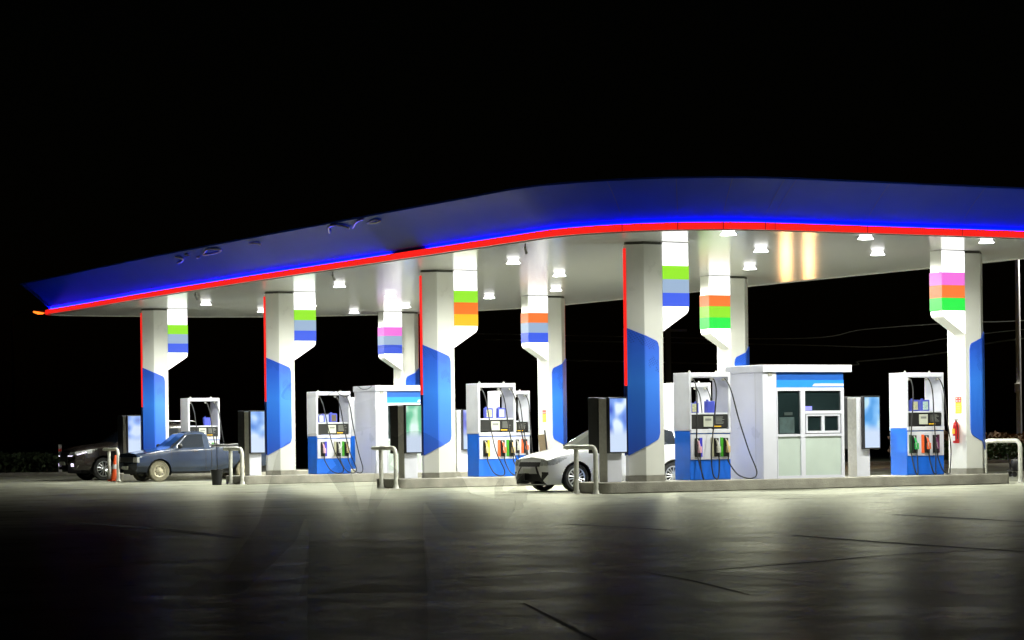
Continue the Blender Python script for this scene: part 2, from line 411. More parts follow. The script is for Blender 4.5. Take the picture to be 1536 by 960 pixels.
def ceiling_material():
    m = bpy.data.materials.new('ceiling_planks'); m.use_nodes = True
    nt = m.node_tree; N = nt.nodes; L = nt.links; p = N['Principled BSDF']
    p.inputs['Roughness'].default_value = .17
    p.inputs['Specular IOR Level'].default_value = .38
    tc = N.new('ShaderNodeTexCoord'); sx = N.new('ShaderNodeSeparateXYZ'); L.new(tc.outputs['Object'], sx.inputs[0])
    # planks 0.2 m wide along the island direction: a slightly bowed surface with a dark seam
    mu = N.new('ShaderNodeMath'); mu.operation='MULTIPLY'; mu.inputs[1].default_value = 5; L.new(sx.outputs['Y'], mu.inputs[0])
    fr = N.new('ShaderNodeMath'); fr.operation='FRACT'; L.new(mu.outputs[0], fr.inputs[0])
    pp = N.new('ShaderNodeMath'); pp.operation='PINGPONG'; pp.inputs[1].default_value=.5; L.new(fr.outputs[0], pp.inputs[0])
    nz = N.new('ShaderNodeTexNoise'); nz.inputs['Scale'].default_value=.8; nz.inputs['Detail'].default_value=3
    L.new(tc.outputs['Object'], nz.inputs['Vector'])
    ad = N.new('ShaderNodeMath'); ad.operation='ADD'; L.new(pp.outputs[0], ad.inputs[0]); L.new(nz.outputs['Fac'], ad.inputs[1])
    bp = N.new('ShaderNodeBump'); bp.inputs['Strength'].default_value=.35; bp.inputs['Distance'].default_value=.006
    L.new(ad.outputs[0], bp.inputs['Height']); L.new(bp.outputs['Normal'], p.inputs['Normal'])
    lt = N.new('ShaderNodeMath'); lt.operation='LESS_THAN'; lt.inputs[1].default_value=.03; L.new(pp.outputs[0], lt.inputs[0])
    mx = N.new('ShaderNodeMix'); mx.data_type='RGBA'; L.new(lt.outputs[0], mx.inputs['Factor'])
    mx.inputs['A'].default_value=(.75,.76,.745,1); mx.inputs['B'].default_value=(.55,.55,.51,1); L.new(mx.outputs['Result'], p.inputs['Base Color'])
    return m
M_ceil = ceiling_material()
def fascia_material():
    m = mat('blue_fascia', (.006,.042,.42), .22, noise=.12, nscale=.4, spec=.16)
    N = m.node_tree.nodes; L = m.node_tree.links; p = N['Principled BSDF']
    tc = N.new('ShaderNodeTexCoord'); n = N.new('ShaderNodeTexNoise'); n.inputs['Scale'].default_value=.9; n.inputs['Detail'].default_value=2
    L.new(tc.outputs['Object'], n.inputs['Vector'])
    bp = N.new('ShaderNodeBump'); bp.inputs['Strength'].default_value=.35; bp.inputs['Distance'].default_value=.05
    L.new(n.outputs['Fac'], bp.inputs['Height']); L.new(bp.outputs['Normal'], p.inputs['Normal'])
    return m
M_fascia = fascia_material()
mb = MB(); mb.poly([(a,b,CEIL) for a,b in off(-.09)][::-1]); o = mb.build('ceiling', M_ceil, canopy, recalc=False)
mb = MB(); sweep(mb, [(.038,CEIL-.012),(.05,CEIL-.012),(.062,CEIL+.06),(.05,CEIL+.135),(.038,CEIL+.135)]); mb.build('red_light_strip', M_led_red, canopy)
mb = MB(); sweep(mb, [(-.09,CEIL-.006),(.036,CEIL-.006),(.036,CEIL+.134),(.028,CEIL+.134),(.028,CEIL+.095),(-.09,CEIL+.095)]); mb.build('light_trough', M_white, canopy)
mb = MB(); sweep(mb, [(-.095,CEIL-.03),(-.093,CEIL-.03),(-.093,CEIL+.14),(-.095,CEIL+.14)]); mb.build('ceiling_edge_trim', M_metal, canopy)
# fascia: leans outwards, its face very slightly bowed
mb = MB(); sweep(mb, [(-.085,CEIL+.098),(-.07,CEIL+.16),(.12,CEIL+.35),(.35,CEIL+.57),(.60,CEIL+.77),(.85,CEIL+.95),(.86,CEIL+.99),(.78,CEIL+1.0),(-.2,CEIL+.98)], closed=False)
mb.build('fascia', M_fascia, canopy, smooth=True)
mb = MB(); mb.poly([(a,b,CEIL+.97) for a,b in off(.7)]); mb.build('roof_deck', M_metal, canopy)
# blue light line in the cove above the red strip (one tube is out near the middle of the long side)
nP = len(PLAN)
def dense(o, z):
    q = off(o); out = []
    for i in range(nP):
        a = Vector((*q[i],z)); b = Vector((*q[(i+1)%nP],z)); k = max(1,int((b-a).length/1.0))
        out += [a.lerp(b,t/k) for t in range(k)]
    return out
led = dense(-.045, CEIL+.122); led.append(led[0])
runs = [[]]
for q in led:
    if q.x < -1.5 and 5.7 < q.y < 6.9:
        if runs[-1]: runs.append([])
        continue
    runs[-1].append(q)
mb = MB()
for r_ in runs:
    if len(r_) > 1: mb.tube(r_, .013, 6)
mb.build('blue_light_strip', M_led_blue, canopy)
# butt joints of the strip and fascia sheets round the bend
for px_a in (-1.55,-.75,.05,.9,1.9,3.1,4.9,6.7,8.3):
    j = min(range(nP), key=lambda i: abs(PLAN[i][0]-px_a) + (100 if PLAN[i][1] > -1.5 else 0))
    (a, b), n_ = PLAN[j], PN[j]; tg = Vector((-n_.y, n_.x))
    def at(o, z, h): return (a+n_.x*o+tg.x*h, b+n_.y*o+tg.y*h, z)
    mb = MB()
    for h in (-.007,.007): pass
    mb.poly([at(.064,CEIL-.012,-.008),at(.064,CEIL-.012,.008),at(.066,CEIL+.135,.008),at(.066,CEIL+.135,-.008)]); mb.build('strip_joint', M_blackm, canopy, recalc=False)
    mb = MB()
    pf = [(.127,.345),(.357,.565),(.607,.765),(.857,.945)]
    for (o0,z0),(o1,z1) in zip(pf,pf[1:]): mb.poly([at(o0,CEIL+z0,-.006),at(o0,CEIL+z0,.006),at(o1,CEIL+z1,.006),at(o1,CEIL+z1,-.006)])
    mb.build('fascia_seam', M_navy, canopy, recalc=False)
# worn silver marks left near the top edge of the long side
def on_fascia(b, t):
    o = .12+.73*t; z = CEIL+.35+.60*t+.02*math.sin(PI*t)
    j = min(range(nP), key=lambda i: abs(PLAN[i][1]-b)+ (100 if PLAN[i][0] > -1.5 else 0))
    b0 = sorted([p for p in PLAN if p[0] < -1.5], key=lambda p: p[1]); a = float(np.interp(b, [p[1] for p in b0], [p[0] for p in b0]))
    return Vector((a-o-.02, b, z-.02))
M_mark = mat('worn_silver_mark', (.62,.62,.66), .25, metal=.4, noise=.5, nscale=6)
for pts, rad in (([(18.75,.86),(18.55,.80),(18.50,.70),(18.8,.62),(19.1,.60)], .026), ([(17.95,.88),(17.8,.84)], .03), ([(17.5,.66),(17.3,.68)], .025),
                 ([(16.9,.74),(16.2,.92),(15.5,.80),(15.9,.72),(16.9,.72)], .020), ([(13.5,.84),(13.1,.82),(12.9,.74)], .022),
                 ([(8.75,.72),(8.5,.90),(8.1,.95),(7.7,.84),(7.6,.74)], .026), ([(7.4,.74),(6.9,.92),(6.5,.97)], .020), ([(6.5,.80),(6.1,.86),(5.8,.82),(6.1,.77),(6.5,.80)], .02)):
    MB().tube(crom([on_fascia(b,t) for b,t in pts],5), rad, 6).build('silver_mark', M_mark, canopy, smooth=True)
# short joints in the red strip and fascia round the bend
# ---------------------------------------------------------------- ceiling lights
proto = None
LAMPW = 1380
def make_lamp():
    t = thing('ceiling_light', '', 'ceiling light', (0,0,0), 0, 'ceiling lights under the canopy')
    MB().lathe([(.125,0),(.13,-.03),(.145,-.05),(.175,-.085),(.175,-.093),(.155,-.093)], 20, caps=False).build('housing', M_bell, t, smooth=True)
    MB().lathe([(.155,-.088),(.08,-.094),(.001,-.097)], 20, caps=False).build('diffuser', M_diff, t, smooth=True)
    return t
lamp = make_lamp()
ld = bpy.data.lights.new('lamp_light', 'SPOT'); ld.shadow_soft_size=.14; ld.spot_size=math.radians(176); ld.spot_blend=.7; ld.energy=LAMPW; ld.color=(.985,1.0,.87)
ld_front = ld.copy(); ld_front.energy = LAMPW*.60      # the front row is dimmer
rows = [-3.45,.5,5.8,9.7,15.6,19.6,25.2,29.0]; first = True
for ri, b in enumerate(rows):
    for ai, a in enumerate((.42,3.9,7.15)):
        near_island = ri % 2 == 1
        if near_island and ai == 0: continue
        t = lamp if first else copy_tree(lamp); first = False
        drop = 0 if near_island else 0
        t.location = W(a, b, CEIL - drop)
        lo = bpy.data.objects.new('lamp_light', ld_front if ri == 0 else ld); COL.objects.link(lo); lo.parent = t; lo.location = (0,0,-.11)
        rown = ('along front fascia','over nearest island','over white car lane','over second island','behind second island',
                'over third island','over pickup lane','over farthest island')[ri]
        coln = ('leftmost of its row','middle of its row','right end of its row')[ai]
        t['label'] = f'lit round ceiling light {rown}, {coln}'

# ---------------------------------------------------------------- islands
isl_words = ['nearest','second nearest','third nearest','farthest']
for k in range(4):
    t = thing('pump_island', f'grey concrete kerb island, {isl_words[k]} of the four under the canopy', 'kerb island', W(0,k*ROW), group='pump islands')
    r = .16; pts = []
    for cx, cy, a0 in ((10.0-r,.74-r,0),(-1.0+r,.74-r,PI/2),(-1.0+r,-.74+r,PI),(10.0-r,-.74+r,1.5*PI)):
        pts += [(cx+r*math.cos(a0+PI/2*i/5), cy+r*math.sin(a0+PI/2*i/5)) for i in range(6)]
    MB().prism(pts, 0, CURB).build('kerb_slab', M_conc, t, bevel=.025)

# ---------------------------------------------------------------- columns
def column(k, right, cols, label):
    sg = -1 if right else 1
    a0 = 9.76 if right else 0.0
    t = thing('canopy_column', label, 'column', W(a0, k*ROW), group='canopy columns')
    X = lambda x: sg*x
    def pr(mb, pts, lo, hi, axis='z', mi=0): return mb.prism([(X(p[0]),p[1]) for p in pts], lo, hi, axis, mi)
    body = [(0,-.06),(.28,-.33),(.75,-.33),(.75,.33),(.28,.33),(0,.06)]
    pr(MB(), body, CURB+.13, CEIL-.06).build('shaft', M_column, t, bevel=.008)
    ins = [(.02,-.05),(.285,-.31),(.73,-.31),(.73,.31),(.285,.31),(.02,.05)]
    pr(MB(), ins, CEIL-.06, CEIL).build('shadow_gap', M_shadow_gap, t)  # dark inset strip, its colour stands in for the shadow gap below the ceiling
    pr(MB(), [(-.012,-.066),(.276,-.342),(.762,-.342),(.762,.342),(.276,.342),(-.012,.066)], CURB, CURB+.129).build('plinth', M_grey, t, bevel=.004)
    # blue panels on both sides of the nose
    for s in (-1, 1):
        mb = MB(); pts = []
        n1, n2 = 6, 16
        for i in range(n1+1): pts.append((.28*i/n1, -.06-.27*i/n1, .39*i/n1, (-.69,-.72)))
        for i in range(1, n2+1): pts.append((.28+.35*i/n2, -.33, .39+.35*i/n2, (0,-1)))
        zt, zb = [], []
        for (x,y,u,nn) in pts:
            f = u/.74
            top = 3.57-.31*f; bot = .80+.37*f
            e = max(0, (u-.66)/.08); rnd = .09*(1-math.sqrt(max(0,1-e*e)))
            zt.append(top-rnd*1.3); zb.append(bot+rnd*1.3)
        base = len(mb.v); th = .024
        for (x,y,u,nn),a,b in zip(pts,zt,zb):
            ox, oy = (x+nn[0]*th, y+nn[1]*th)
            for (px,py) in ((x+nn[0]*.001,y+nn[1]*.001),(ox,oy)):
                mb.v.append((X(px), py*(-s), b)); mb.v.append((X(px), py*(-s), a))
        m = len(pts)
        for i in range(m-1):
            q = base+i*4; r_ = q+4
            mb.f += [(q+2,r_+2,r_+3,q+3),(q,q+1,r_+1,r_),(q+1,q+3,r_+3,r_+1),(q,r_,r_+2,q+2)]; mb.m += [0]*4
        mb.f += [(base,base+2,base+3,base+1),(base+(m-1)*4,base+(m-1)*4+1,base+(m-1)*4+3,base+(m-1)*4+2)]; mb.m += [0]*2
        mb.build('blue_panel', M_panel, t)
    mb = MB(); e_ = -.012 if right else -.026; pr(mb, [(e_,-.04),(-.002,-.055),(-.002,.055),(e_,.04)], 2.32, CEIL-.14); mb.build('red_light_strip', M_led_red, t, bevel=.008)
    mb = MB(); pr(mb, [(-.024,-.04),(-.002,-.055),(-.002,.055),(-.024,.04)], .82, 2.315); mb.build('blue_nose_strip', M_navy, t)
    # sign box
    x0, x1 = .751, .751+.66
    y0, y1 = -.331, .10
    prof = [(x0,CEIL-.01),(x1,CEIL-.01),(x1,3.97)]
    for i in range(5):
        f = i/4; prof.append((x1-.015*f*f-.02*f, 3.95-.07*f))
    prof += [(x0,3.49)]
    sb = pr(MB(), prof, y0, y1, 'y').build('sign_box', M_column, t, bevel=.01)
    def face(za, zb, m, nm):
        mb = MB(); pr(mb, [(x0+.004,za),(x1-.004,za),(x1-.004,zb),(x0+.004,zb)], y0-.016, y0-.002, 'y'); return mb.build(nm, m, sb)
    face(CEIL-.02, 4.925, M_litw, 'lit_panel')
    low = [(x0+.004,4.035),(x1-.004,4.035),(x1-.004,3.98),(x1-.02,3.935),(x1-.05,3.90),(x0+.004,3.50)]
    mb = MB(); pr(mb, low, y0-.016, y0-.002, 'y'); mb.build('lit_panel', M_litw, sb)
    for i, c in enumerate(cols):
        za = 4.923-.296*i; zb_ = za-.294
        mb = MB(); pr(mb, [(x0+.003,y0-.018),(x1+.012,y0-.018),(x1+.012,y1+.012),(x0+.003,y1+.012)], zb_, za)
        o = mb.build('colour_band', BAND[c], sb); o['label'] = f'{c} lit band'
    return t
columns = {}
spec = [(0,False,('lime','steel','blue'),'column nearest the camera, with lime, grey and blue sign bands'),
        (0,True,('pink','orange','green'),'rightmost column, with pink, orange and green sign bands'),
        (1,False,('lime','tangerine','amber'),'column with lime, orange and amber sign bands beside green screen'),
        (1,True,('orange','lime','green'),'column behind the near kiosk with orange, lime and green bands'),
        (2,False,('lime','steel','blue'),'column beside pickup rear with lime, grey and blue sign bands'),
        (2,True,('orange','steel','blue'),'column behind the white car bonnet with orange, grey and blue bands'),
        (3,False,('lime','steel','blue'),'farthest left column behind the pickup, lime, grey and blue bands'),
        (3,True,('pink','steel','blue'),'column behind the far kiosk with pink, grey and blue bands')]
for s_ in spec: columns[s_[:2]] = column(*s_)

# ---------------------------------------------------------------- pumps
PW, PD, PH = 1.09, .64, 2.36
def pump(k, a, cfg, label, sway=(0,0,0)):
    t = thing('fuel_pump', label, 'fuel pump', W(a, k*ROW, CURB), group='fuel pumps')
    y0, y1 = -PD/2, PD/2
    MB().box(.012,PW-.012,y0+.012,y1-.012,.005,1.085).build('base_cabinet', M_pumpblue, t, bevel=.012)
    fr = MB()
    fr.box(0,.065,y0,y1,1.09,PH).box(PW-.065,PW,y0,y1,1.09,PH); fr.box(.065,PW-.065,y0,y1,PH-.10,PH-.002)
    fr.build('upper_frame', M_white, t, bevel=.01)
    MB().box(.066,PW-.066,y0+.02,y1-.02,1.44,1.475).build('shelf', M_white, t, bevel=.004)
    MB().box(.066,PW-.066,y0+.06,y1-.06,1.13,1.438).build('head_cabinet', M_black, t, bevel=.006)
    # lifting rings on the roof
    for x in (.22,.92):
        MB().tube([(x-.02,0,PH-.003),(x-.02,0,PH+.03),(x,0,PH+.045),(x+.02,0,PH+.03),(x+.02,0,PH-.003)], .009, 6).build('lifting_ring', M_metal, t)
    for s, yy in ((-1,y0),(1,y1)):
        def bx(x0,x1,d0,d1,z0,z1):
            a_, b_ = sorted((yy+s*d0, yy+s*d1)); return MB().box(x0,x1,a_,b_,z0,z1)
        dp = bx(.07,PW-.07,-.055,-.02,1.15,1.43).build('display_panel', M_blackm, t)
        bx(.38,.62,-.019,-.006,1.17,1.40).build('price_display', M_lcd, dp)
        bx(.42,.58,-.0055,-.002,1.30,1.35).build('digit_window', M_print, dp)
        pm = MB()
        for i in range(6):
            a_, b_ = sorted((yy-s*.019, yy-s*.014)); pm.box(.70,.70+random.uniform(.16,.26),a_,b_,1.375-.028*i,1.387-.028*i)
        pm.build('printed_text', M_print, dp)
        bx(.66,.84,-.019,-.012,1.165,1.19).build('warning_tag', M_yellow, dp)
        bx(.02,PW-.02,-.02,.035,1.03,1.12).build('ledge', M_white, t, bevel=.008)
        npan = bx(.03,PW-.03,-.011,.012,.45,1.005).build('nozzle_panel', M_white, t, bevel=.004)
        if s == 1: continue
        for i, (nx, noz, strip, side) in enumerate(cfg):
            bx(nx-.065,nx+.055,.013,.05,.51,.92).build('holster', M_blackm, t, bevel=.01)
            sx0 = nx+.057 if side > 0 else nx-.137
            bx(sx0,sx0+.07,.013,.03,.51,.93).build('grade_strip', STR[strip], t)
            nz = MB()
            nz.tube([(nx-.01,yy-.075,.86),(nx+.0,yy-.10,.76),(nx+.02,yy-.11,.68)], [.022,.026,.03], 8, 0)
            nz.box(nx-.015,nx+.055,yy-.125,yy-.055,.60,.74,0)
            nz.tube([(nx-.03,yy-.06,.90),(nx-.012,yy-.085,.83)], .014, 8, 1)
            nz.tube([(nx+.01,yy-.12,.62),(nx-.035,yy-.15,.66),(nx-.03,yy-.13,.76)], .008, 6, 1)
            nz.tube([(nx+.02,yy-.09,.60),(nx+.02,yy-.09,.50)], [.026,.02], 8, 2)
            nz.build('nozzle', [NOZ[noz], M_metal, M_blackm], t, smooth=True)
            top = (.09,.62,.93)[i]; sw = sway[i]
            h = crom([(top,yy+.05,PH-.16),(top+.01,yy-.04,PH-.16),(top+.05+.08*sw,yy-.11,PH-.42),(top+.05+.30*sw,yy-.14,1.35),(top+.06+.62*sw,yy-.16,.65),
                      (nx+.10+.85*sw,yy-.17,.16),(nx+.12+.62*sw,yy-.17,.02),(nx+.06+.25*sw,yy-.15,.10),(nx+.025,yy-.10,.38),(nx+.02,yy-.09,.50)], 7)
            MB().tube(h, .015, 8).build('hose', M_rubber, t, smooth=True)
            MB().tube([(top,yy+.08,PH-.15),(top,yy-.01,PH-.15)], .03, 8).build('hose_swivel', M_metal, t, smooth=True)
    return t
cfgA = ((.19,'pink','blue',1),(.68,'silver','olive',-1),(.93,'gold','green',-1))
cfgB = ((.19,'yellow','yellow',1),(.68,'orange','orange',-1),(.93,'gold','green',-1))
cfgC = ((.20,'green','dkgreen',-1),(.55,'orange','orange',-1),(.80,'plum','plum',1))
cfgD = ((.19,'silver','olive',-1),(.62,'silver','olive',-1),(.90,'orange','orange',-1))
pump(0,1.40,cfgA,'blue and white fuel pump in front of the near kiosk end wall',(-.10,-.35,.72))
pump(0,7.29,cfgC,'blue and white pump with green and orange nozzles, beside the fire extinguisher',(-.25,.05,.25))
pump(1,1.40,cfgB,'blue and white pump with yellow, orange and green strips by car nose',(.42,.38,.45))
pump(1,7.29,cfgD,'pump mostly hidden between the nearest column and nearest pump',(.2,.2,.2))
pump(2,1.40,cfgA,'blue and white pump just left of the far kiosk',(.55,.45,.40))
pump(2,7.29,cfgD,'pump peeking out behind the pump with the yellow strip',(.3,.3,.1))
pump(3,1.40,cfgA,'white-framed pump behind the blue pickup cab',(.35,.35,.35))
pump(3,7.29,cfgD,'far pump squeezed behind the pump left of the far kiosk',(.2,.2,.2))

def oil_can(k, a, b, label, m1, kind):
    t = thing('oil_can', label, 'oil can', W(a,k*ROW+b,CURB+1.476), TH+random.uniform(-.15,.15), 'oil cans on the pump shelves')
    if kind == 0:
        MB().box(-.085,.085,-.06,.06,0,.22).build('can_body', M_can1, t, bevel=.014)
        MB().box(-.086,.04,-.064,-.061,.02,.20).build('can_label', m1, t)
        MB().lathe([(.028,.219),(.028,.25)],12,(.045,0,0)).build('cap', M_can1, t)
    else:
        MB().box(-.11,.11,-.06,.06,0,.26).build('can_body', M_can1, t, bevel=.012)
        MB().box(-.07,.07,-.064,-.061,.03,.22).build('can_label', m1, t)
        MB().lathe([(.03,.259),(.03,.29)],12,(-.06,0,0)).build('cap', M_can1, t)
    return t
oil_can(0,1.66,-.12,'oil can with yellowish label at left on the nearest pump shelf',M_can2,0)
oil_can(0,2.06,-.12,'large blue oil can at right on the nearest pump shelf',M_can1,1)
oil_can(0,7.66,-.12,'yellow-labelled oil can on the shelf of the rightmost pump',M_can2,1)
oil_can(0,7.96,-.12,'pale green labelled oil can on the shelf of the rightmost pump',M_can3,1)
oil_can(1,1.80,-.12,'oil can with yellow label on the pump with the yellow strip',M_can2,1)
oil_can(1,2.16,-.12,'oil can with grey label on the pump with the yellow strip',M_lcd,1)
oil_can(2,1.66,-.12,'oil can with white label at left on pump by the far kiosk',M_lcd,0)
oil_can(2,2.02,-.12,'oil can with brown label at right on pump by the far kiosk',M_brown,1)
oil_can(3,2.12,-.12,'blue oil can on the shelf of the pump behind the pickup',M_can1,1)
oil_can(2,7.70,-.12,'oil can on the half-hidden pump behind the yellow strip pump',M_can2,1)

# ---------------------------------------------------------------- advertising totems
def totem(k, a, off_, scr, label):
    t = thing('screen_totem', label, 'screen stand', W(a,k*ROW,CURB), group='advertising screens')
    MB().box(0,.36,-.17,.17,0,1.80).build('stand', M_white, t, bevel=.006)
    MB().box(-.006,-.001,-.165,.165,.01,1.79).build('side_cover', M_metal, t)
    h = MB().box(off_,off_+.46,-.285,-.172,.62,1.83).build('screen_housing', M_black, t, bevel=.008)
    s = MB(); s.box(off_+.025,off_+.435,-.29,-.286,.65,1.80)
    s.build('screen', SCR[scr], h).data.transform(Matrix.Translation((0,0,0)))
    MB().box(off_,off_+.46,.172,.60,.62,1.83).build('rear_screen_housing', M_black, t, bevel=.008)
    MB().box(off_+.1,off_+.3,-.173,-.17,.9,1.2).build('bracket', M_blackm, t)
    return t
totem(0,-.60,-.02,0,'lit blue screen stand left of the nearest column, by white car')
totem(1,-.60,-.02,1,'lit green screen stand in front of the far kiosk window')
totem(2,-.60,-.02,2,'lit pale blue screen stand behind the pickup tail')
totem(3,-.60,-.02,3,'farthest lit screen stand, above the pickup bonnet')
totem(0,6.00,.12,4,'lit cyan screen stand right of the near kiosk')
totem(2,6.00,.12,5,'narrowly seen screen left of the pump with yellow strip')
totem(3,5.90,.12,5,'narrowly seen screen left of the pump by the far kiosk')

# ---------------------------------------------------------------- kiosks
def kiosk(k, label):
    t = thing('attendant_kiosk', label, 'kiosk', W(3.14,k*ROW,CURB), group='attendant kiosks')
    y0, y1 = -.62, .80; Wd = 2.18; H = 2.52
    wl = MB()
    wl.box(0,.36,y0,y0+.10,0,H-.16)                    # front pilaster
    wl.box(0,.08,y0+.10,y1,0,H-.16)                    # left end wall
    wl.box(.08,Wd,y1-.08,y1,0,H-.16)                   # rear wall
    wl.box(Wd-.06,Wd,y0+.10,y1-.08,0,.95)              # right end wall, low
    wl.build('wall', M_cool, t)
    sm = MB(); sm.box(-.002,.0,y0+.3,y0+.305,0.02,H-.17); sm.build('panel_seam', M_grey, t)
    MB().box(-.03,Wd+.20,y0-.06,y1+.05,H-.16,H).build('roof', M_white, t, bevel=.012)
    bd = MB(); bd.box(.362,Wd+.0,y0+.005,y0+.09,2.06,H-.165); bd.build('sign_band', M_bandblue, t)
    MB().box(.362,Wd+.003,y0-.004,y0+.004,2.02,2.185).build('light_blue_stripe', M_bandlite, t)
    sw = MB(); sw.prism([(1.32,2.045),(Wd,2.045),(Wd,2.105),(1.38,2.105)], y0-.010, y0-.005, 'y'); sw.build('white_stripe', M_white, t)
    MB().box(.14,.24,y0-.02,y0-.001,2.28,2.35).build('junction_box', M_grey, t)
    # frames
    fr = MB()
    def bar(x0,x1,z0,z1,p=.0): fr.box(x0,x1,y0-.012-p,y0+.06,z0,z1)
    bar(.362,Wd,1.945,2.017); bar(.362,Wd,0,.06)
    bar(1.00,1.12,.06,1.945); bar(Wd-.075,Wd,.06,1.945); bar(.362,.385,.06,1.945)
    bar(.385,1.0,.93,.985); bar(1.12,Wd-.075,.93,.985); bar(1.12,Wd-.075,1.43,1.50,.006)
    frame = fr.build('window_frame', M_cool, t)
    fr = MB()
    for x0,x1 in ((1.15,1.61),(1.61,2.075)):
        for q in ((x0,x0+.04,1.0,1.42),(x1-.04,x1,1.0,1.42)): fr.box(q[0],q[1],y0-.004,y0+.03,q[2],q[3])
        for q in ((x0+.04,x1-.04,1.0,1.05),(x0+.04,x1-.04,1.38,1.42)): fr.box(q[0],q[1],y0-.004,y0+.03,q[2],q[3])
    fr.build('sliding_frame', M_cool, t)
    for q in ((.386,.999,.986,1.944),(1.121,Wd-.076,1.501,1.944),(1.121,Wd-.076,.986,1.429)):
        MB().box(q[0],q[1],y0+.032,y0+.04,q[2],q[3]).build('window_pane', M_glass, t)
    for q in ((.386,.999,.061,.929),(1.121,Wd-.076,.061,.929)):
        MB().box(q[0],q[1],y0+.02,y0+.03,q[2],q[3]).build('frosted_panel', M_frost, t)
    MB().box(Wd-.05,Wd-.04,y0+.10,y1-.08,.951,1.944).build('side_pane', M_glass, t)
    MB().box(Wd-.06,Wd,y0+.10,y1-.08,1.95,H-.161).build('side_fascia', M_bandblue, t)
    MB().box(1.14,1.33,y0+.022,y0+.03,1.51,1.60).build('notice', mat('glowing_blue_notice', (.2,.2,.75), .5, emit=(.25,.25,.9), estr=.6), t)  # blue notice is given a glow of its own
    # interior dimness is put into the colours of the paper and till
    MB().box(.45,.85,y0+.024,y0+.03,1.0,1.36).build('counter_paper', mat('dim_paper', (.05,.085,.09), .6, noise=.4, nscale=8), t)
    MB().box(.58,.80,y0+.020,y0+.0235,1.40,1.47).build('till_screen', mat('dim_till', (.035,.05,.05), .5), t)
    MB().lathe([(.045,-.02),(.05,-.01),(.05,.0)],14,(.17,y0-.005,1.25),'y').build('wall_button', M_cool, t) if k == 2 else None
    return t
kiosk(0,'white attendant kiosk with blue band and frosted lower windows, nearest the camera')
kiosk(2,'white attendant kiosk partly hidden behind the green screen and column')

# ---------------------------------------------------------------- hoop barriers
def hoop(a, b, open_end, label, rz=TH, wide=.82):
    t = thing('hoop_barrier', label, 'barrier', W(a,b), rz, 'white hoop barriers at the island ends')
    r = .052; H = 1.0
    def bend(y, s):                                   # rounded corner
        return [(0, y+s*.16*(1-math.cos(q)), H-.16+.16*math.sin(q)) for q in [PI/2*i/6 for i in range(7)]]
    near = [(0,0,0),(0,0,.5)] + bend(0, 1)
    if open_end:
        path = near + [(0,wide,H),(0,wide+.42,H),(0,wide+.52,H-.01)]
        MB().tube(path, [r]*(len(path)-1)+[r*.55], 14).build('bent_rail', M_hoop, t, smooth=True)
        MB().tube([(0,wide,0),(0,wide,H-.04)], r, 14).build('post', M_hoop, t, smooth=True)
    else:
        path = near + [(p[0], wide-p[1], p[2]) for p in bend(0,1)][::-1] + [(0,wide,.5),(0,wide,0)]
        MB().tube(path, r, 14).build('bent_rail', M_hoop, t, smooth=True)
    for y in (0, wide):
        MB().lathe([(.12,.001),(.12,.012),(.075,.016),(.058,.09)],16,(0,y,0)).build('base_flange', M_hoop, t, smooth=True)
    return t
hoop(-1.22,-.72,True,'white hoop barrier in front of the white car wheel')
hoop(-1.12,ROW-.72,True,'white hoop barrier in front of the far kiosk')
hoop(-1.06,2*ROW-.72,True,'white hoop barrier beside the black bucket')
hoop(-1.10,3*ROW-.72,True,'white hoop barrier around the orange cone')
hoop(10.42,-.55,False,'white hoop barrier at the right end of the nearest island',wide=1.30)

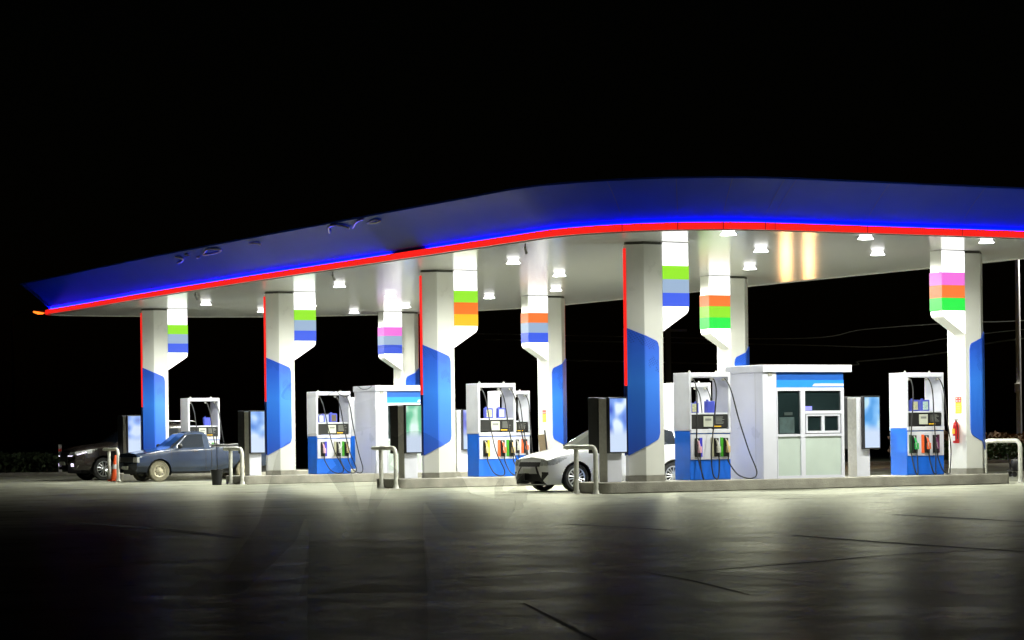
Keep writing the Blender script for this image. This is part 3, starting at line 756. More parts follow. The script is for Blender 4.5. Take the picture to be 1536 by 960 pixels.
# ---------------------------------------------------------------- cars
def build_car(name, label, loc, P):
    """Body skin lofted from side and plan profiles, then split into its panels."""
    t = thing(name, label, 'car' if name != 'pickup_truck' else 'pickup truck', loc)
    Lg, hw = P['len'], P['w']/2
    X0_ = P.get('x0',0); xs = np.linspace(X0_, Lg, int(Lg/.016))
    I = lambda key: np.interp(xs, *zip(*P[key]))
    def sm(a, n=3):
        for _ in range(n*3): a = np.concatenate([[a[0]], (a[:-2]+2*a[1:-1]+a[2:])/4, [a[-1]]])
        return a
    wv = sm(I('plan'))*hw; zs = sm(I('sill')); zb = sm(I('belt')); zt = sm(I('top'),2); wt = sm(I('topw'))*hw
    segs = [14,14,14,6,26,8,24]; rings = []
    for i in range(len(xs)):
        wv_, s, b, tt, q = wv[i], zs[i], zb[i], zt[i], wt[i]
        c = [(wv_*.90,s),(wv_*.985,s+.14),(wv_,(s+b)*.5+.02),(wv_*.985,b-.05),(wv_*.95,b),(q,max(b+.004,tt-.05)),(q*.86,max(b+.006,tt-.012)),(0,tt+P.get('crown',.03))]
        pts = []
        for j,(n,(p0,p1)) in enumerate(zip(segs, zip(c,c[1:]))):
            for k in range(n): pts.append((p0[0]+(p1[0]-p0[0])*k/n, p0[1]+(p1[1]-p0[1])*k/n, j))
        pts.append((c[-1][0],c[-1][1],6))
        a = np.array([(p[0],p[1]) for p in pts])
        for _ in range(P.get('soft',2)*3): a[1:-1] = (a[:-2]+2*a[1:-1]+a[2:])/4
        rings.append(a)
    seg_of = [p[2] for p in pts]
    R = np.array(rings); n = R.shape[1]
    G = np.zeros((len(xs), n, 3)); G[:,:,0] = xs[:,None]; G[:,:,1:] = R
    # end caps: rings shrink to the middle and bulge
    def cap(ring, x, s, bulge, rake, zc):
        out = []
        for kk in np.linspace(1, 0, 60)[1:]:
            c = np.zeros((n,3)); c[:,1] = ring[:,0]*kk; c[:,2] = zc+(ring[:,1]-zc)*kk
            edge = kk**2.2
            c[:,0] = x + s*bulge*(1-edge) + rake*(c[:,2]-zc)*(1-edge)
            out.append(c)
        return out
    zc0 = (R[0][:,1].min()+R[0][:,1].max())/2; zc1 = (R[-1][:,1].min()+R[-1][:,1].max())/2
    front = cap(R[0], X0_, -1, P.get('nose',.16), P.get('rake0',.12), zc0)[::-1]
    rear = cap(R[-1], Lg, 1, P.get('tailb',.08), P.get('rake1',-.05), zc1)
    nf, nr = len(front), len(rear)
    G = np.concatenate([np.array(front), G, np.array(rear)])
    zone = [0]*nf + [1]*len(xs) + [2]*nr
    buckets = {}
    wheels = P['wheels']; wr = P['wr']
    for i in range(len(G)-1):
        zn = zone[i] if zone[i] == zone[i+1] else (0 if i < nf+2 else 2)
        for j in range(n-1):
            q = [G[i,j],G[i,j+1],G[i+1,j+1],G[i+1,j]]
            c = sum(q)/4; sj = seg_of[j]
            if zn == 1 and sj < 4 or zn != 1 and c[1] > hw*.62:
                if any((c[0]-wx)**2+(c[2]-wr)**2 < (wr+.055)**2 for wx in wheels): continue
            key = P['classify'](zn, sj, c, hw)
            for sgn in (-1,1):
                buckets.setdefault((key, sgn if key in P.get('sided',()) else 0), MB()).poly([(p[0],sgn*p[1],p[2]) for p in q])
    objs = {}
    for (key, sd), mb in buckets.items():
        me_o = mb.build(key, P['mats'][key], None, recalc=False)
        bm = bmesh.new(); bm.from_mesh(me_o.data); bmesh.ops.remove_doubles(bm, verts=bm.verts, dist=.0008)
        bmesh.ops.dissolve_degenerate(bm, dist=.0005, edges=bm.edges); bmesh.ops.recalc_face_normals(bm, faces=bm.faces)
        ref = sum(((f.calc_center_median()-Vector((Lg/2,0,.7))).dot(f.normal)*f.calc_area() for f in bm.faces), 0)
        if ref < 0: bmesh.ops.reverse_faces(bm, faces=bm.faces)
        bm.to_mesh(me_o.data); bm.free()
        for p in me_o.data.polygons: p.use_smooth = True
        me_o.parent = t; objs[(key,sd)] = me_o
    # underside and wheel wells
    ub = MB(); x0, x1 = .25, Lg-.2
    ub.box(x0,x1,-hw*.70,hw*.70,.24,.62); ub.build('underbody', M_blackm, t)
    for wx in wheels:
        for s in (-1,1):
            lin = MB(); y0_, y1_ = s*hw*.70, s*hw*.955
            for i in range(24):
                a0, a1 = -.35+ (PI+.7)*i/24, -.35+(PI+.7)*(i+1)/24; rr = wr+.062
                lin.poly([(wx+rr*math.cos(a0),y0_,wr+rr*math.sin(a0)),(wx+rr*math.cos(a1),y0_,wr+rr*math.sin(a1)),
                          (wx+rr*math.cos(a1),y1_,wr+rr*math.sin(a1)),(wx+rr*math.cos(a0),y1_,wr+rr*math.sin(a0))])
            lin.build('wheel_arch_liner', M_blackm, t, recalc=False)
            yc = s*(hw-.135); tw = .10
            d = -s
            tyre = MB(); rim_r = P['rim']
            tyre.lathe([(rim_r,-tw),(wr-.03,-tw),(wr,-tw+.03),(wr,tw-.03),(wr-.03,tw),(rim_r,tw),(rim_r,-tw)], 36, (0,0,0), 'y', caps=False)
            wo = tyre.build('wheel', P['tyre'], t, smooth=True); wo.location = (wx, yc, wr)
            rim = MB(); f = s*tw
            if P['spokes']:
                rim.lathe([(rim_r-.004,f*.95),(rim_r-.03,f*.98),(rim_r-.035,f*.6)],32,(0,0,0),'y',caps=False)
                rim.lathe([(.055,f*.6),(.055,f*.96),(.02,f*1.0),(.001,f*1.0)],16,(0,0,0),'y',caps=False)
                ns = P['spokes']
                for q in range(ns):
                    for dd in (-.14,.14):
                        a0 = 2*PI*q/ns + dd*.5; a1 = 2*PI*q/ns + dd*1.9
                        rim.tube([(.04*math.cos(a0),f*.92,.04*math.sin(a0)),((rim_r-.02)*math.cos(a1),f*.90,(rim_r-.02)*math.sin(a1))], [.016,.013], 6)
                rim.lathe([(rim_r-.03,f*.35),(.001,f*.35)],24,(0,0,0),'y',mi=1,caps=False)
            else:
                rim.lathe([(rim_r,f*.9),(rim_r-.02,f*1.0),(rim_r-.05,f*.72),(.12,f*.62),(.09,f*.86),(.06,f*.9),(.05,f*.98),(.001,f*1.0)],32,(0,0,0),'y',caps=False)
                for q in range(8):
                    a0 = 2*PI*q/8; rim.lathe([(.018,f*.70),(.001,f*.70)],8,(.135*math.cos(a0),0,.135*math.sin(a0)),'y',mi=1,caps=False)
            rim.build('rim', [P['rimm'], M_blackm], wo, smooth=True, recalc=False)
    return t, objs
def mirror_mirror(t, x, z, hw, m, sides=(-1,1)):
    for s in sides:
        mb = MB(); mb.lathe([(.001,-.06),(.07,-.05),(.095,0),(.085,.05),(.001,.06)],14,(0,0,0),'x',caps=False)
        o = mb.build('wing_mirror', m, t, smooth=True); o.location = (x, s*(hw+.09), z); o.scale = (.8,1.15,.85)

# white hatchback
def cls_hatch(zn, sj, c, hw):
    x,y,z = c
    if zn == 0:
        ed = .34+.30*(max(0,.56-z)/.38)
        if .565 < z < .67 and y < .47: return 'upper_grille'
        if .17 < z < .58 and ed-.03 < y < ed+.045: return 'grille_surround'
        if .19 < z <= .41 and y <= ed-.03: return 'lower_grille'
        if .41 < z <= .565 and y <= ed-.03: return 'centre_trim'
        if .585 < z < .73 and y >= .47: return 'headlight'
        if .26 < z < .45 and .58 < y < .58+(z-.22)*1.05: return 'fog_recess'
        return 'body'
    if zn == 1:
        if x < .56 and sj in (1,2,3,4) and .585+.10*x+.42*max(0,x-.25)**1.1 < z < .715+.10*x: return 'headlight'
        if sj >= 5 and 1.22 < x < 1.98: return 'windscreen'
        if sj == 4 and z > .98 and 1.55 < x < 3.45:
            zr = np.interp(x,[1.3,2.0,3.2,3.6],[1.0,1.40,1.42,1.30])
            if z < zr-.03 and not (2.42 < x < 2.50): return 'side_window'
        if sj in (1,2,3) and x > 3.75 and .80 < z < .98: return 'taillight'
        return 'body'
    if z > 1.0 and y < hw*.7: return 'rear_window'
    if .78 < z < .95 and y > hw*.5: return 'taillight'
    return 'body'
H = dict(x0=.10, soft=7, len=4.1, w=1.70, crown=.03, nose=.12, rake0=.30, tailb=.10, rake1=-.12, wheels=(.80,3.35), wr=.315, rim=.225, spokes=7,
    plan=[(0,.88),(.25,.955),(.6,.99),(1.2,1),(3.2,1),(3.8,.97),(4.1,.90)],
    sill=[(0,.16),(.5,.18),(1,.19),(3.2,.20),(3.6,.24),(4.1,.30)],
    belt=[(0,.66),(.3,.78),(.8,.88),(1.2,.935),(2,.97),(3.2,1.01),(3.8,1.02),(4.1,.98)],
    top=[(0,.70),(.15,.77),(.4,.86),(.8,.945),(1.2,1.0),(1.6,1.24),(1.95,1.42),(2.3,1.475),(2.9,1.48),(3.4,1.43),(3.75,1.32),(4.1,1.04)],
    topw=[(0,.80),(.3,.86),(1.15,.86),(1.5,.78),(2,.70),(3.2,.70),(3.8,.70),(4.1,.72)],
    classify=cls_hatch, sided=('headlight','taillight','side_window','fog_recess','grille_surround'), tyre=M_tyre, rimm=M_alloy,
    mats=dict(body=M_cwhite, upper_grille=M_blackm, lower_grille=M_blackm, grille_surround=M_blackm, centre_trim=M_silver, headlight=M_lens, fog_recess=M_blackm,
              windscreen=M_carglass, side_window=M_carglass, taillight=M_tail, rear_window=M_carglass))
hatch, ho = build_car('hatchback_car','white hatchback with black grille parked nose-out behind the near hoop barrier',W(-.97,1.87+.85),H)
for s in (-1,1):                                        # reflectors inside the headlamps
    mb = MB(); mb.lathe([(.001,-.03),(.05,-.02),(.062,.0)],14,(.13,s*.60,.655),'x',caps=False); mb.build('projector', M_chrome, hatch, smooth=True)
mb = MB(); mb.box(-.025,-.008,-.17,.17,.42,.53); mb.build('number_plate', M_plate, hatch, bevel=.004)
mb = MB(); mb.box(.06,.14,-.60,.60,.155,.185); mb.build('front_lip', M_silver, hatch, bevel=.01)
mirror_mirror(hatch, 1.62, 1.0, .85, M_cwhite)

# blue pickup
def cls_pick(zn, sj, c, hw):
    x,y,z = c
    if zn == 0:
        if .60 < z < .76 and y < .52: return 'grille'
        if .60 < z < .755 and y >= .55: return 'headlight'
        if z < .56: return 'bumper'
        return 'body'
    if zn == 1:
        if x < .24 and .60 < z < .755 and sj < 4: return 'headlight'
        if x < .55 and z < .50 and sj < 3: return 'bumper'
        if sj >= 5 and 1.28 < x < 1.86: return 'windscreen'
        if sj == 4 and z > 1.03 and x < 2.50:
            lo = np.interp(z,[1.0,1.5],[1.42,1.88])
            if x > lo+.06 and z < 1.44 and x < 2.36: return 'side_window'
        if sj >= 4 and x > 2.62: return 'bed_cover'
        if sj >= 5 and 2.44 < x <= 2.60: return 'rear_window'
        return 'body'
    return 'tailgate' if z < 1.0 else 'body'
Pk = dict(x0=.17, soft=3, len=4.75, w=1.66, crown=.02, nose=.07, rake0=.10, tailb=.03, rake1=0, wheels=(.90,3.76), wr=.325, rim=.205, spokes=0,
    plan=[(0,.92),(.2,.97),(.6,1),(2.5,1),(4.5,.985),(4.75,.97)],
    sill=[(0,.32),(.4,.30),(1.2,.30),(2.6,.30),(3.2,.38),(4.75,.46)],
    belt=[(0,.76),(.4,.86),(1.0,.95),(1.4,1.0),(2.55,1.02),(2.62,1.04),(4.75,1.05)],
    top=[(0,.82),(.1,.86),(.5,.93),(1.22,1.03),(1.35,1.08),(1.84,1.47),(1.95,1.51),(2.15,1.53),(2.45,1.52),(2.53,1.48),(2.58,1.12),(2.62,1.06),(4.75,1.06)],
    topw=[(0,.84),(.3,.88),(1.2,.88),(1.5,.80),(1.9,.72),(2.5,.74),(2.6,.86),(4.75,.90)],
    classify=cls_pick, sided=('headlight','side_window'), tyre=M_tyredust, rimm=M_rimdust,
    mats=dict(body=M_cblue, grille=M_blackm, headlight=M_lens, bumper=mat('dark_bumper',(.012,.018,.032),.4), windscreen=M_carglass,
              side_window=M_carglass, bed_cover=M_blackm, rear_window=M_carglass, tailgate=M_cblue))
pick, po = build_car('pickup_truck','faded blue single-cab pickup with dusty wheels beside the farthest island',W(-1.50,26.55+.83),Pk)
mirror_mirror(pick, 1.52, 1.08, .83, M_blackm)
MB().box(.07,.085,-.26,.26,.38,.49).build('number_plate', M_plate, pick)
for s in (-1,1):
    MB().box(2.02,2.14,s*.832-.006,s*.832+.006,.90,.93).build('door_handle', M_blackm, pick)
    MB().box(2.40,2.41,s*.833-.002,s*.833+.002,.36,1.0).build('door_gap', M_blackm, pick)
    MB().box(2.585,2.605,s*.833-.003,s*.833+.003,.40,1.04).build('bed_gap', M_blackm, pick)
    MB().box(1.28,1.29,s*.833-.002,s*.833+.002,.62,.98).build('wing_gap', M_blackm, pick)
    MB().tube([(2.64,s*.74,1.10),(4.70,s*.74,1.10)], .03, 8).build('bed_rail', M_black, pick)

# dark SUV
def cls_suv(zn, sj, c, hw):
    x,y,z = c
    if zn == 0:
        if .80 < z < .93 and y > .44: return 'headlight'
        if .62 < z < .92 and y < .40: return 'grille'
        if .46 < z < .56 and y > .58 and y < .74: return 'fog_lamp'
        return 'body'
    if zn == 1:
        if x < .55 and sj in (2,3,4) and .84+.10*x < z < .93+.14*x: return 'headlight'
        if sj >= 5 and 1.35 < x < 2.10: return 'windscreen'
        if sj == 4 and z > 1.18 and 1.75 < x < 4.4:
            zr = np.interp(x,[1.5,2.1,3.9,4.5],[1.2,1.68,1.70,1.5])
            if z < zr-.03 and not (2.62<x<2.72 or 3.55<x<3.62): return 'side_window'
        return 'body'
    if z > 1.15 and y < hw*.72: return 'rear_window'
    return 'body'
Sv = dict(soft=5, len=4.78, w=1.85, crown=.03, nose=.12, rake0=.04, tailb=.08, rake1=-.04, wheels=(.95,3.70), wr=.375, rim=.255, spokes=6,
    plan=[(0,.90),(.3,.96),(.8,1),(4.2,1),(4.78,.93)], sill=[(0,.36),(.6,.32),(4,.32),(4.78,.42)],
    belt=[(0,.90),(.4,1.02),(1.2,1.12),(2,1.16),(4.78,1.2)],
    top=[(0,.96),(.15,1.03),(.5,1.11),(1.3,1.19),(1.75,1.48),(2.15,1.72),(2.5,1.79),(3.6,1.80),(4.3,1.74),(4.6,1.55),(4.78,1.22)],
    topw=[(0,.82),(.4,.88),(1.3,.88),(1.7,.80),(2.2,.72),(4.2,.72),(4.78,.74)],
    classify=cls_suv, sided=('headlight','side_window','fog_lamp'), tyre=M_tyre, rimm=M_alloy,
    mats=dict(body=M_cdark, headlight=M_lens, grille=M_blackm, fog_lamp=M_fog_glint, windscreen=M_carglass, side_window=M_carglass, rear_window=M_carglass))
suv, so = build_car('suv_car','dark SUV with bright front lamps behind the hoop and cone, leftmost vehicle',W(-1.62,31.30+.92),Sv)
mirror_mirror(suv, 1.80, 1.22, .92, M_cdark)
for s in (-1,1):
    MB().box(1.66,1.74,s*1.05-.02,s*1.05+.02,1.20,1.235).build('indicator', M_amber, suv)
    MB().tube([(2.4,s*.60,1.86),(2.5,s*.60,1.89),(4.1,s*.60,1.89),(4.2,s*.60,1.86)], .018, 8).build('roof_rail', M_chrome, suv)
    MB().tube(crom([(-.02,s*.66,.60),(.02,s*.72,.46),(.06,s*.80,.42),(.10,s*.84,.50)],5), .012, 6).build('chrome_trim', M_chrome, suv)
    MB().tube(crom([(-.10,s*.42,.80),(-.05,s*.62,.80),(.08,s*.84,.84),(.35,s*.90,.92)],5), .016, 6).build('headlight_glint', M_fog_glint, suv)  # glowing tube stands in for the white reflection on the headlight
MB().box(-.16,-.145,-.26,.26,.50,.61).build('number_plate', M_plate, suv)

# ---------------------------------------------------------------- small things
def cone_at(a, b):
    t = thing('traffic_cone', 'orange traffic cone with white band inside the far hoop barrier', 'traffic cone', W(a,b))
    MB().box(-.2,.2,-.2,.2,0,.05).build('foot', M_orange, t, bevel=.015)
    MB().lathe([(.17,.05),(.155,.07),(.04,.80),(.02,.82)],20).build('cone_body', M_orange, t, smooth=True)
    MB().lathe([(.108,.385),(.087,.53)],20,caps=False).build('white_band', M_bandw, t, smooth=True)
cone_at(-1.02,3*ROW-.28)
t = thing('bucket', 'black bucket on the ground in front of the pickup', 'bucket', W(-1.75,2*ROW-.55))
MB().lathe([(.13,0),(.165,.40),(.18,.40),(.18,.43),(.155,.43),(.12,.03),(.001,.03)],24).build('pail', M_black, t, smooth=True)
MB().tube([(.17*math.cos(q),.17*math.sin(q),.42-.10*abs(math.sin(q))) for q in [PI*i/12 for i in range(13)]], .006, 6).build('handle', M_metal, t)
t = thing('squeegee_stick', 'long squeegee standing up out of the black bucket', 'squeegee', W(-1.72,2*ROW-.55,.03))
MB().tube([(0,0,.001),(-.02,.02,1.35)], .012, 6).build('stick', M_black, t)

def extinguisher(k, label1, label2):
    a = 9.76-.75-.001
    t = thing('fire_extinguisher', label1, 'extinguisher', W(a-.085,k*ROW-.06,CURB+(.72 if k == 0 else .42)), group='fire extinguishers on columns')
    MB().lathe([(.068,0),(.075,.02),(.075,.40),(.06,.47),(.03,.50),(.025,.53)],20).build('cylinder', M_red, t, smooth=True)
    MB().box(-.077,-.070,-.05,.05,.22,.34).build('label_plate', M_yellow, t); MB().box(-.077,-.070,-.05,.05,.06,.17).build('label_plate', M_bandw, t)
    MB().box(-.05,.05,-.02,.02,.531,.57).build('valve', M_metal, t)
    MB().tube(crom([(-.04,-.02,.55),(-.06,-.10,.50),(-.05,-.13,.30),(-.05,-.11,.10)],5), .012, 6).build('hose', M_rubber, t)
    MB().box(.02,.084,-.03,.03,.42,.45).build('wall_hook', M_metal, t)
    s = thing('safety_sign', label2, 'sign', W(a-.004,k*ROW-.06,CURB+1.42), group='extinguisher signs')
    MB().box(-.004,.004,-.11,.11,0,.38).build('yellow_plate', M_yellow, s); pl = MB().box(-.007,-.0045,-.108,.108,.25,.378).build('red_header', M_signred, s)
    tx = MB()
    for (y,z,w_,h_) in ((-.07,.335,.035,.02),(.035,.335,.035,.02),(-.08,.275,.06,.02),(.02,.275,.06,.02)): tx.box(-.0085,-.0072,y,y+w_,z,z+h_)
    tx.build('lettering', M_bandw, s)
    tx = MB()
    for i in range(5): tx.box(-.006,-.0042,-.07,.07,.03+.04*i,.04+.04*i)
    tx.build('small_print', M_print, s)
extinguisher(0,'red fire extinguisher hung on the rightmost column','red and yellow safety sign above the extinguisher on rightmost column')
extinguisher(2,'red fire extinguisher hung on the column behind the white car','red and yellow safety sign on the column behind the white car')

t = thing('leaning_board', 'small brown board with dark frame standing behind the white car bonnet', 'board', W(8.52,2*ROW-1.0), TH-.3)
t.rotation_euler = (0, -.10, TH-.3)
MB().box(-.11,.085,-.02,.02,.80,1.30).build('board_panel', M_brown, t, bevel=.01)
MB().box(.086,.125,-.03,.03,0,1.42).build('frame_post', M_black, t); MB().box(-.03,.0,.021,.05,0,1.28).build('frame_post', M_black, t)

M_camgrey = mat('grey_camera_shell', (.16,.16,.15), .4)
def cctv(a, b, label):
    t = thing('security_camera', label, 'security camera', W(a,b,CEIL), TH+.9, 'security cameras under the canopy edge')
    MB().tube([(0,0,0),(0,0,-.09)], .014, 8).build('mount', M_camgrey, t)
    MB().tube([(-.03,0,-.08),(.16,0,-.19)], [.028,.034], 10).build('camera_body', M_camgrey, t, smooth=True)
cctv(-1.75,20.6,'small dark security camera above the farthest left column sign')
cctv(-1.8,11.2,'small dark security camera left of the green screen column')
cctv(-1.8,1.2,'small dark security camera left of the nearest column')

# ---------------------------------------------------------------- surroundings
def leaf_mass(name, m, verts_fn, count, size):
    mb = MB()
    for _ in range(count):
        p = Vector(verts_fn()); d = Vector((random.gauss(0,1),random.gauss(0,1),random.gauss(0,1))).normalized()
        e = d.orthogonal().normalized(); f_ = d.cross(e); s = size*random.uniform(.6,1.4)
        mb.poly([p-e*s-f_*s*.5, p+e*s-f_*s*.5, p+e*s*.6+f_*s*.7, p-e*s*.6+f_*s*.7])
    return mb
M_leafo = mat('autumn_hedge_leaf', (.20,.10,.025), .7, noise=.4, nscale=3)
M_leafg = mat('green_hedge_leaf', (.07,.14,.025), .7, noise=.4, nscale=3)
M_leafd = mat('dark_hedge_leaf', (.05,.08,.03), .8, noise=.4, nscale=3)
def hedge(x0,x1,y0,y1,z0,z1,m,name,label,count,size,wob=.15):
    fn = lambda: ((lambda x: (x, random.uniform(y0,y1), z0+(z1-z0)*(random.random()**.6)*(1+wob*math.sin(x*2.1)*math.sin(x*.9+1))))(random.uniform(x0,x1)))
    mb = leaf_mass(name, m, fn, count, size)
    t = thing(name, label, 'hedge', ((x0+x1)/2,(y0+y1)/2,0), 0)
    o = mb.build('foliage', m, t, recalc=False); o.data.transform(Matrix.Translation((-(x0+x1)/2,-(y0+y1)/2,0)))
    st = MB()
    x = x0+.3
    while x < x1:
        st.tube([(x-(x0+x1)/2,0,-.08),(x-(x0+x1)/2+random.uniform(-.1,.1),0,z1*.6)], .025, 5); x += .8
    st.build('stems', M_brown, t)
hedge(15.5,34,103.6,105.4,0,.75,M_leafg,'green_hedge','clipped green hedge low behind the right hoop barrier',5200,.075)
hedge(15.5,34,105.8,107.6,0,1.15,M_leafo,'russet_hedge','russet brown hedge behind the green hedge at far right',5200,.075)
hedge(-34,-15.5,98.2,100.5,0,.85,M_leafd,'dark_hedge','dark unlit hedge left of the SUV at the forecourt edge',5200,.08)

def lamp_post(px, Y, htop, name, label, lit=None, group=None):
    X = (px-768)/FPX*Y
    t = thing(name, label, 'lamp post', (X,Y,-.08), 0, group)
    MB().lathe([(.16,0),(.16,.25),(.125,.26),(.09,htop)],14).build('pole', M_pole, t, smooth=True)
    return t, X
t,_ = lamp_post(1529,110,9.5,'lamp_post','tall pale lamp post beyond the canopy at far right')
MB().tube([(0,0,9.3),(.5,.1,9.75),(1.3,.2,9.95)], .045, 8).build('arm', M_pole, t, smooth=True)
MB().box(1.1,1.8,.08,.32,9.90,10.02).build('lamp_head', M_pole, t, bevel=.03)
MB().box(1.2,1.72,.12,.28,9.885,9.898).build('lens', M_diff, t)
l = bpy.data.lights.new('lamp_light','SPOT'); l.energy=5200; l.color=(1,.95,.86); l.spot_size=math.radians(150); l.spot_blend=.6; l.shadow_soft_size=.2
lo = bpy.data.objects.new('lamp_light', l); COL.objects.link(lo); lo.parent=t; lo.location=(1.45,.2,9.86)
MB().box(-.20,.02,-.25,-.10,2.9,3.3).build('junction_box', M_pole, t, bevel=.02)
# sodium lamp seen past the left tip of the canopy
Y = 160; X = (60-768)/FPX*Y; zl = 1.26+(663-468)/FPX*Y
t = thing('street_lamp', 'lit orange street lamp beyond the left tip of the canopy', 'street lamp', (X-1.6,Y,-.08), 0)
MB().lathe([(.12,0),(.07,zl-.2)],10).build('pole', M_blackm, t); MB().tube([(0,0,zl-.25),(.5,0,zl+.08),(1.3,0,zl+.12)], .04, 8).build('arm', M_blackm, t)
MB().box(1.15,1.95,-.14,.14,zl+.10,zl+.22).build('lamp_head', M_blackm, t, bevel=.04)
o = MB().lathe([(.001,-.16),(.17,-.10),(.24,0)],14,caps=False).build('lamp_bulb', M_sodium, t); o.location=(1.6,0,zl+.095); o.scale=(1.7,.9,1); o.rotation_euler=(0,.18,0)
# two orange lamps behind the kiosk; the glossy ceiling mirrors them
for px, Y, i in ((1181,90,0),(1215,91,1)):
    X = (px-768)/FPX*Y; zl = 3.35
    t = thing('post_lamp', ('lit orange post lamp behind near kiosk, left of two, mirrored in ceiling','lit orange post lamp behind near kiosk, right of two, mirrored in ceiling')[i], 'post lamp', (X,Y,0), 0, 'orange post lamps behind the kiosk')
    MB().lathe([(.07,0),(.05,zl-.22)],10).build('pole', M_blackm, t)
    MB().lathe([(.05,zl-.2),(.13,zl-.12),(.13,zl+.10),(.05,zl+.16)],14).build('lantern', M_lantern, t, smooth=True)
    MB().lathe([(.16,zl+.17),(.10,zl+.23),(.001,zl+.25)],14).build('lantern_cap', M_blackm, t)
    l = bpy.data.lights.new('lantern_light','POINT'); l.energy=90; l.color=(1,.55,.22); l.shadow_soft_size=.2
    lo = bpy.data.objects.new('lantern_light', l); COL.objects.link(lo); lo.parent=t; lo.location=(0,-.4,zl-.4)
# marker post at far left
t = thing('marker_post', 'short white marker post at the dark far-left edge', 'post', ((90-768)/FPX*97.8,97.8,0), 0)
MB().box(-.06,.06,-.04,.04,0,1.15).build('post_body', M_pole, t, bevel=.01); MB().box(-.061,.061,-.044,-.041,.9,1.0).build('reflector', M_signred, t)
# overhead wires
for i,(pts) in enumerate(([(1180,508),(1300,494),(1440,484),(1600,476)],[(1180,517),(1330,520),(1440,505),(1600,488)],[(1240,548),(1290,542),(1360,536),(1430,527),(1560,505)])):
    Yw = 118+i*3; q = [((x-768)/FPX*Yw, Yw, 1.26+(654-.0128*(x-768)-y)/FPX*Yw) for x,y in pts]
    # carried on past the frame to real poles
    o = MB().tube(crom([(q[0][0]-14,Yw+5,q[0][2]+.6)]+q+[(q[-1][0]+16,Yw-4,q[-1][2]+1.2)],8), (.022,.022,.035)[i], 6).build('overhead_cable', M_wire)
    tag(o, ('thin overhead cable against the black sky, highest of three','thin overhead cable against the black sky, middle of three','thick sagging overhead cable, lowest of three, above near kiosk')[i], 'cable', 'overhead cables')
for px, i in ((1010,0),(1720,1)):
    X = (px-768)/FPX*121; t = thing('utility_pole', ('utility pole carrying the cables, hidden behind the columns','utility pole carrying the cables beyond the right edge')[i], 'utility pole', (X,124 if i==0 else 117,-.08), 0)
    MB().lathe([(.16,0),(.11,9)],12).build('pole', M_wire, t); MB().box(-.9,.9,-.05,.05,6.2,6.32).build('crossarm', M_wire, t)
# black bag on a trolley at far right
t = thing('black_trolley', 'low black trolley with a bag behind the right hoop barrier', 'trolley', (13.15+.4,69.5,0), .2)
MB().box(-.32,.32,-.2,.2,.16,.2).build('deck', M_blackm, t)
mb = MB(); mb.lathe([(.001,.20),(.26,.21),(.31,.32),(.27,.47),(.12,.53),(.001,.54)],16,caps=False); o = mb.build('bag', M_black, t, smooth=True); o.scale=(1.0,.7,1)
for x in (-.25,.25):
    for y in (-.15,.15): MB().lathe([(.07,-.02),(.07,.02)],12,(x,y,.075),'y').build('wheel', M_tyre, t)
MB().tube([(-.30,0,.2),(-.38,0,.62)], .015, 6).build('handle', M_black, t)
# ---------------------------------------------------------------- the see-through man in the foreground
def ghost(name, col, alpha):
    m = bpy.data.materials.new(name); m.use_nodes = True
    nt = m.node_tree; N = nt.nodes; L = nt.links
    p = N['Principled BSDF']; p.inputs['Base Color'].default_value = (*col,1); p.inputs['Roughness'].default_value = .8
    p.inputs['Specular IOR Level'].default_value = .2
    tc = N.new('ShaderNodeTexCoord'); n = N.new('ShaderNodeTexNoise'); n.inputs['Scale'].default_value = 25; L.new(tc.outputs['Object'], n.inputs['Vector'])
    mr = N.new('ShaderNodeMapRange'); mr.inputs['To Min'].default_value=.75; mr.inputs['To Max'].default_value=1.2; L.new(n.outputs['Fac'], mr.inputs['Value'])
    vm = N.new('ShaderNodeVectorMath'); vm.operation='SCALE'; vm.inputs[0].default_value = col; L.new(mr.outputs['Result'], vm.inputs['Scale']); L.new(vm.outputs['Vector'], p.inputs['Base Color'])
    t = N.new('ShaderNodeBsdfTransparent'); x = N.new('ShaderNodeMixShader'); x.inputs[0].default_value = alpha
    tl = N.new('ShaderNodeBsdfTranslucent'); L.new(vm.outputs['Vector'], tl.inputs['Color'])
    a = N.new('ShaderNodeMixShader'); a.inputs[0].default_value = .7; L.new(p.outputs[0], a.inputs[1]); L.new(tl.outputs[0], a.inputs[2])
    L.new(t.outputs[0], x.inputs[1]); L.new(a.outputs[0], x.inputs[2]); L.new(x.outputs[0], N['Material Output'].inputs['Surface'])
    return m
G_skin = ghost('faint_skin', (.95,.66,.54), .10); G_coat = ghost('faint_dark_coat', (.030,.032,.029), .105); G_trs = ghost('faint_dark_trousers', (.03,.032,.030), .08)
G_hat = ghost('faint_black_hat', (.006,.006,.007), .10); G_line = ghost('faint_glasses_frame', (.01,.01,.01), .35); G_hair = ghost('faint_beard', (.05,.035,.025), .06)
G_but = ghost('faint_buttons', (.8,.75,.7), .09)
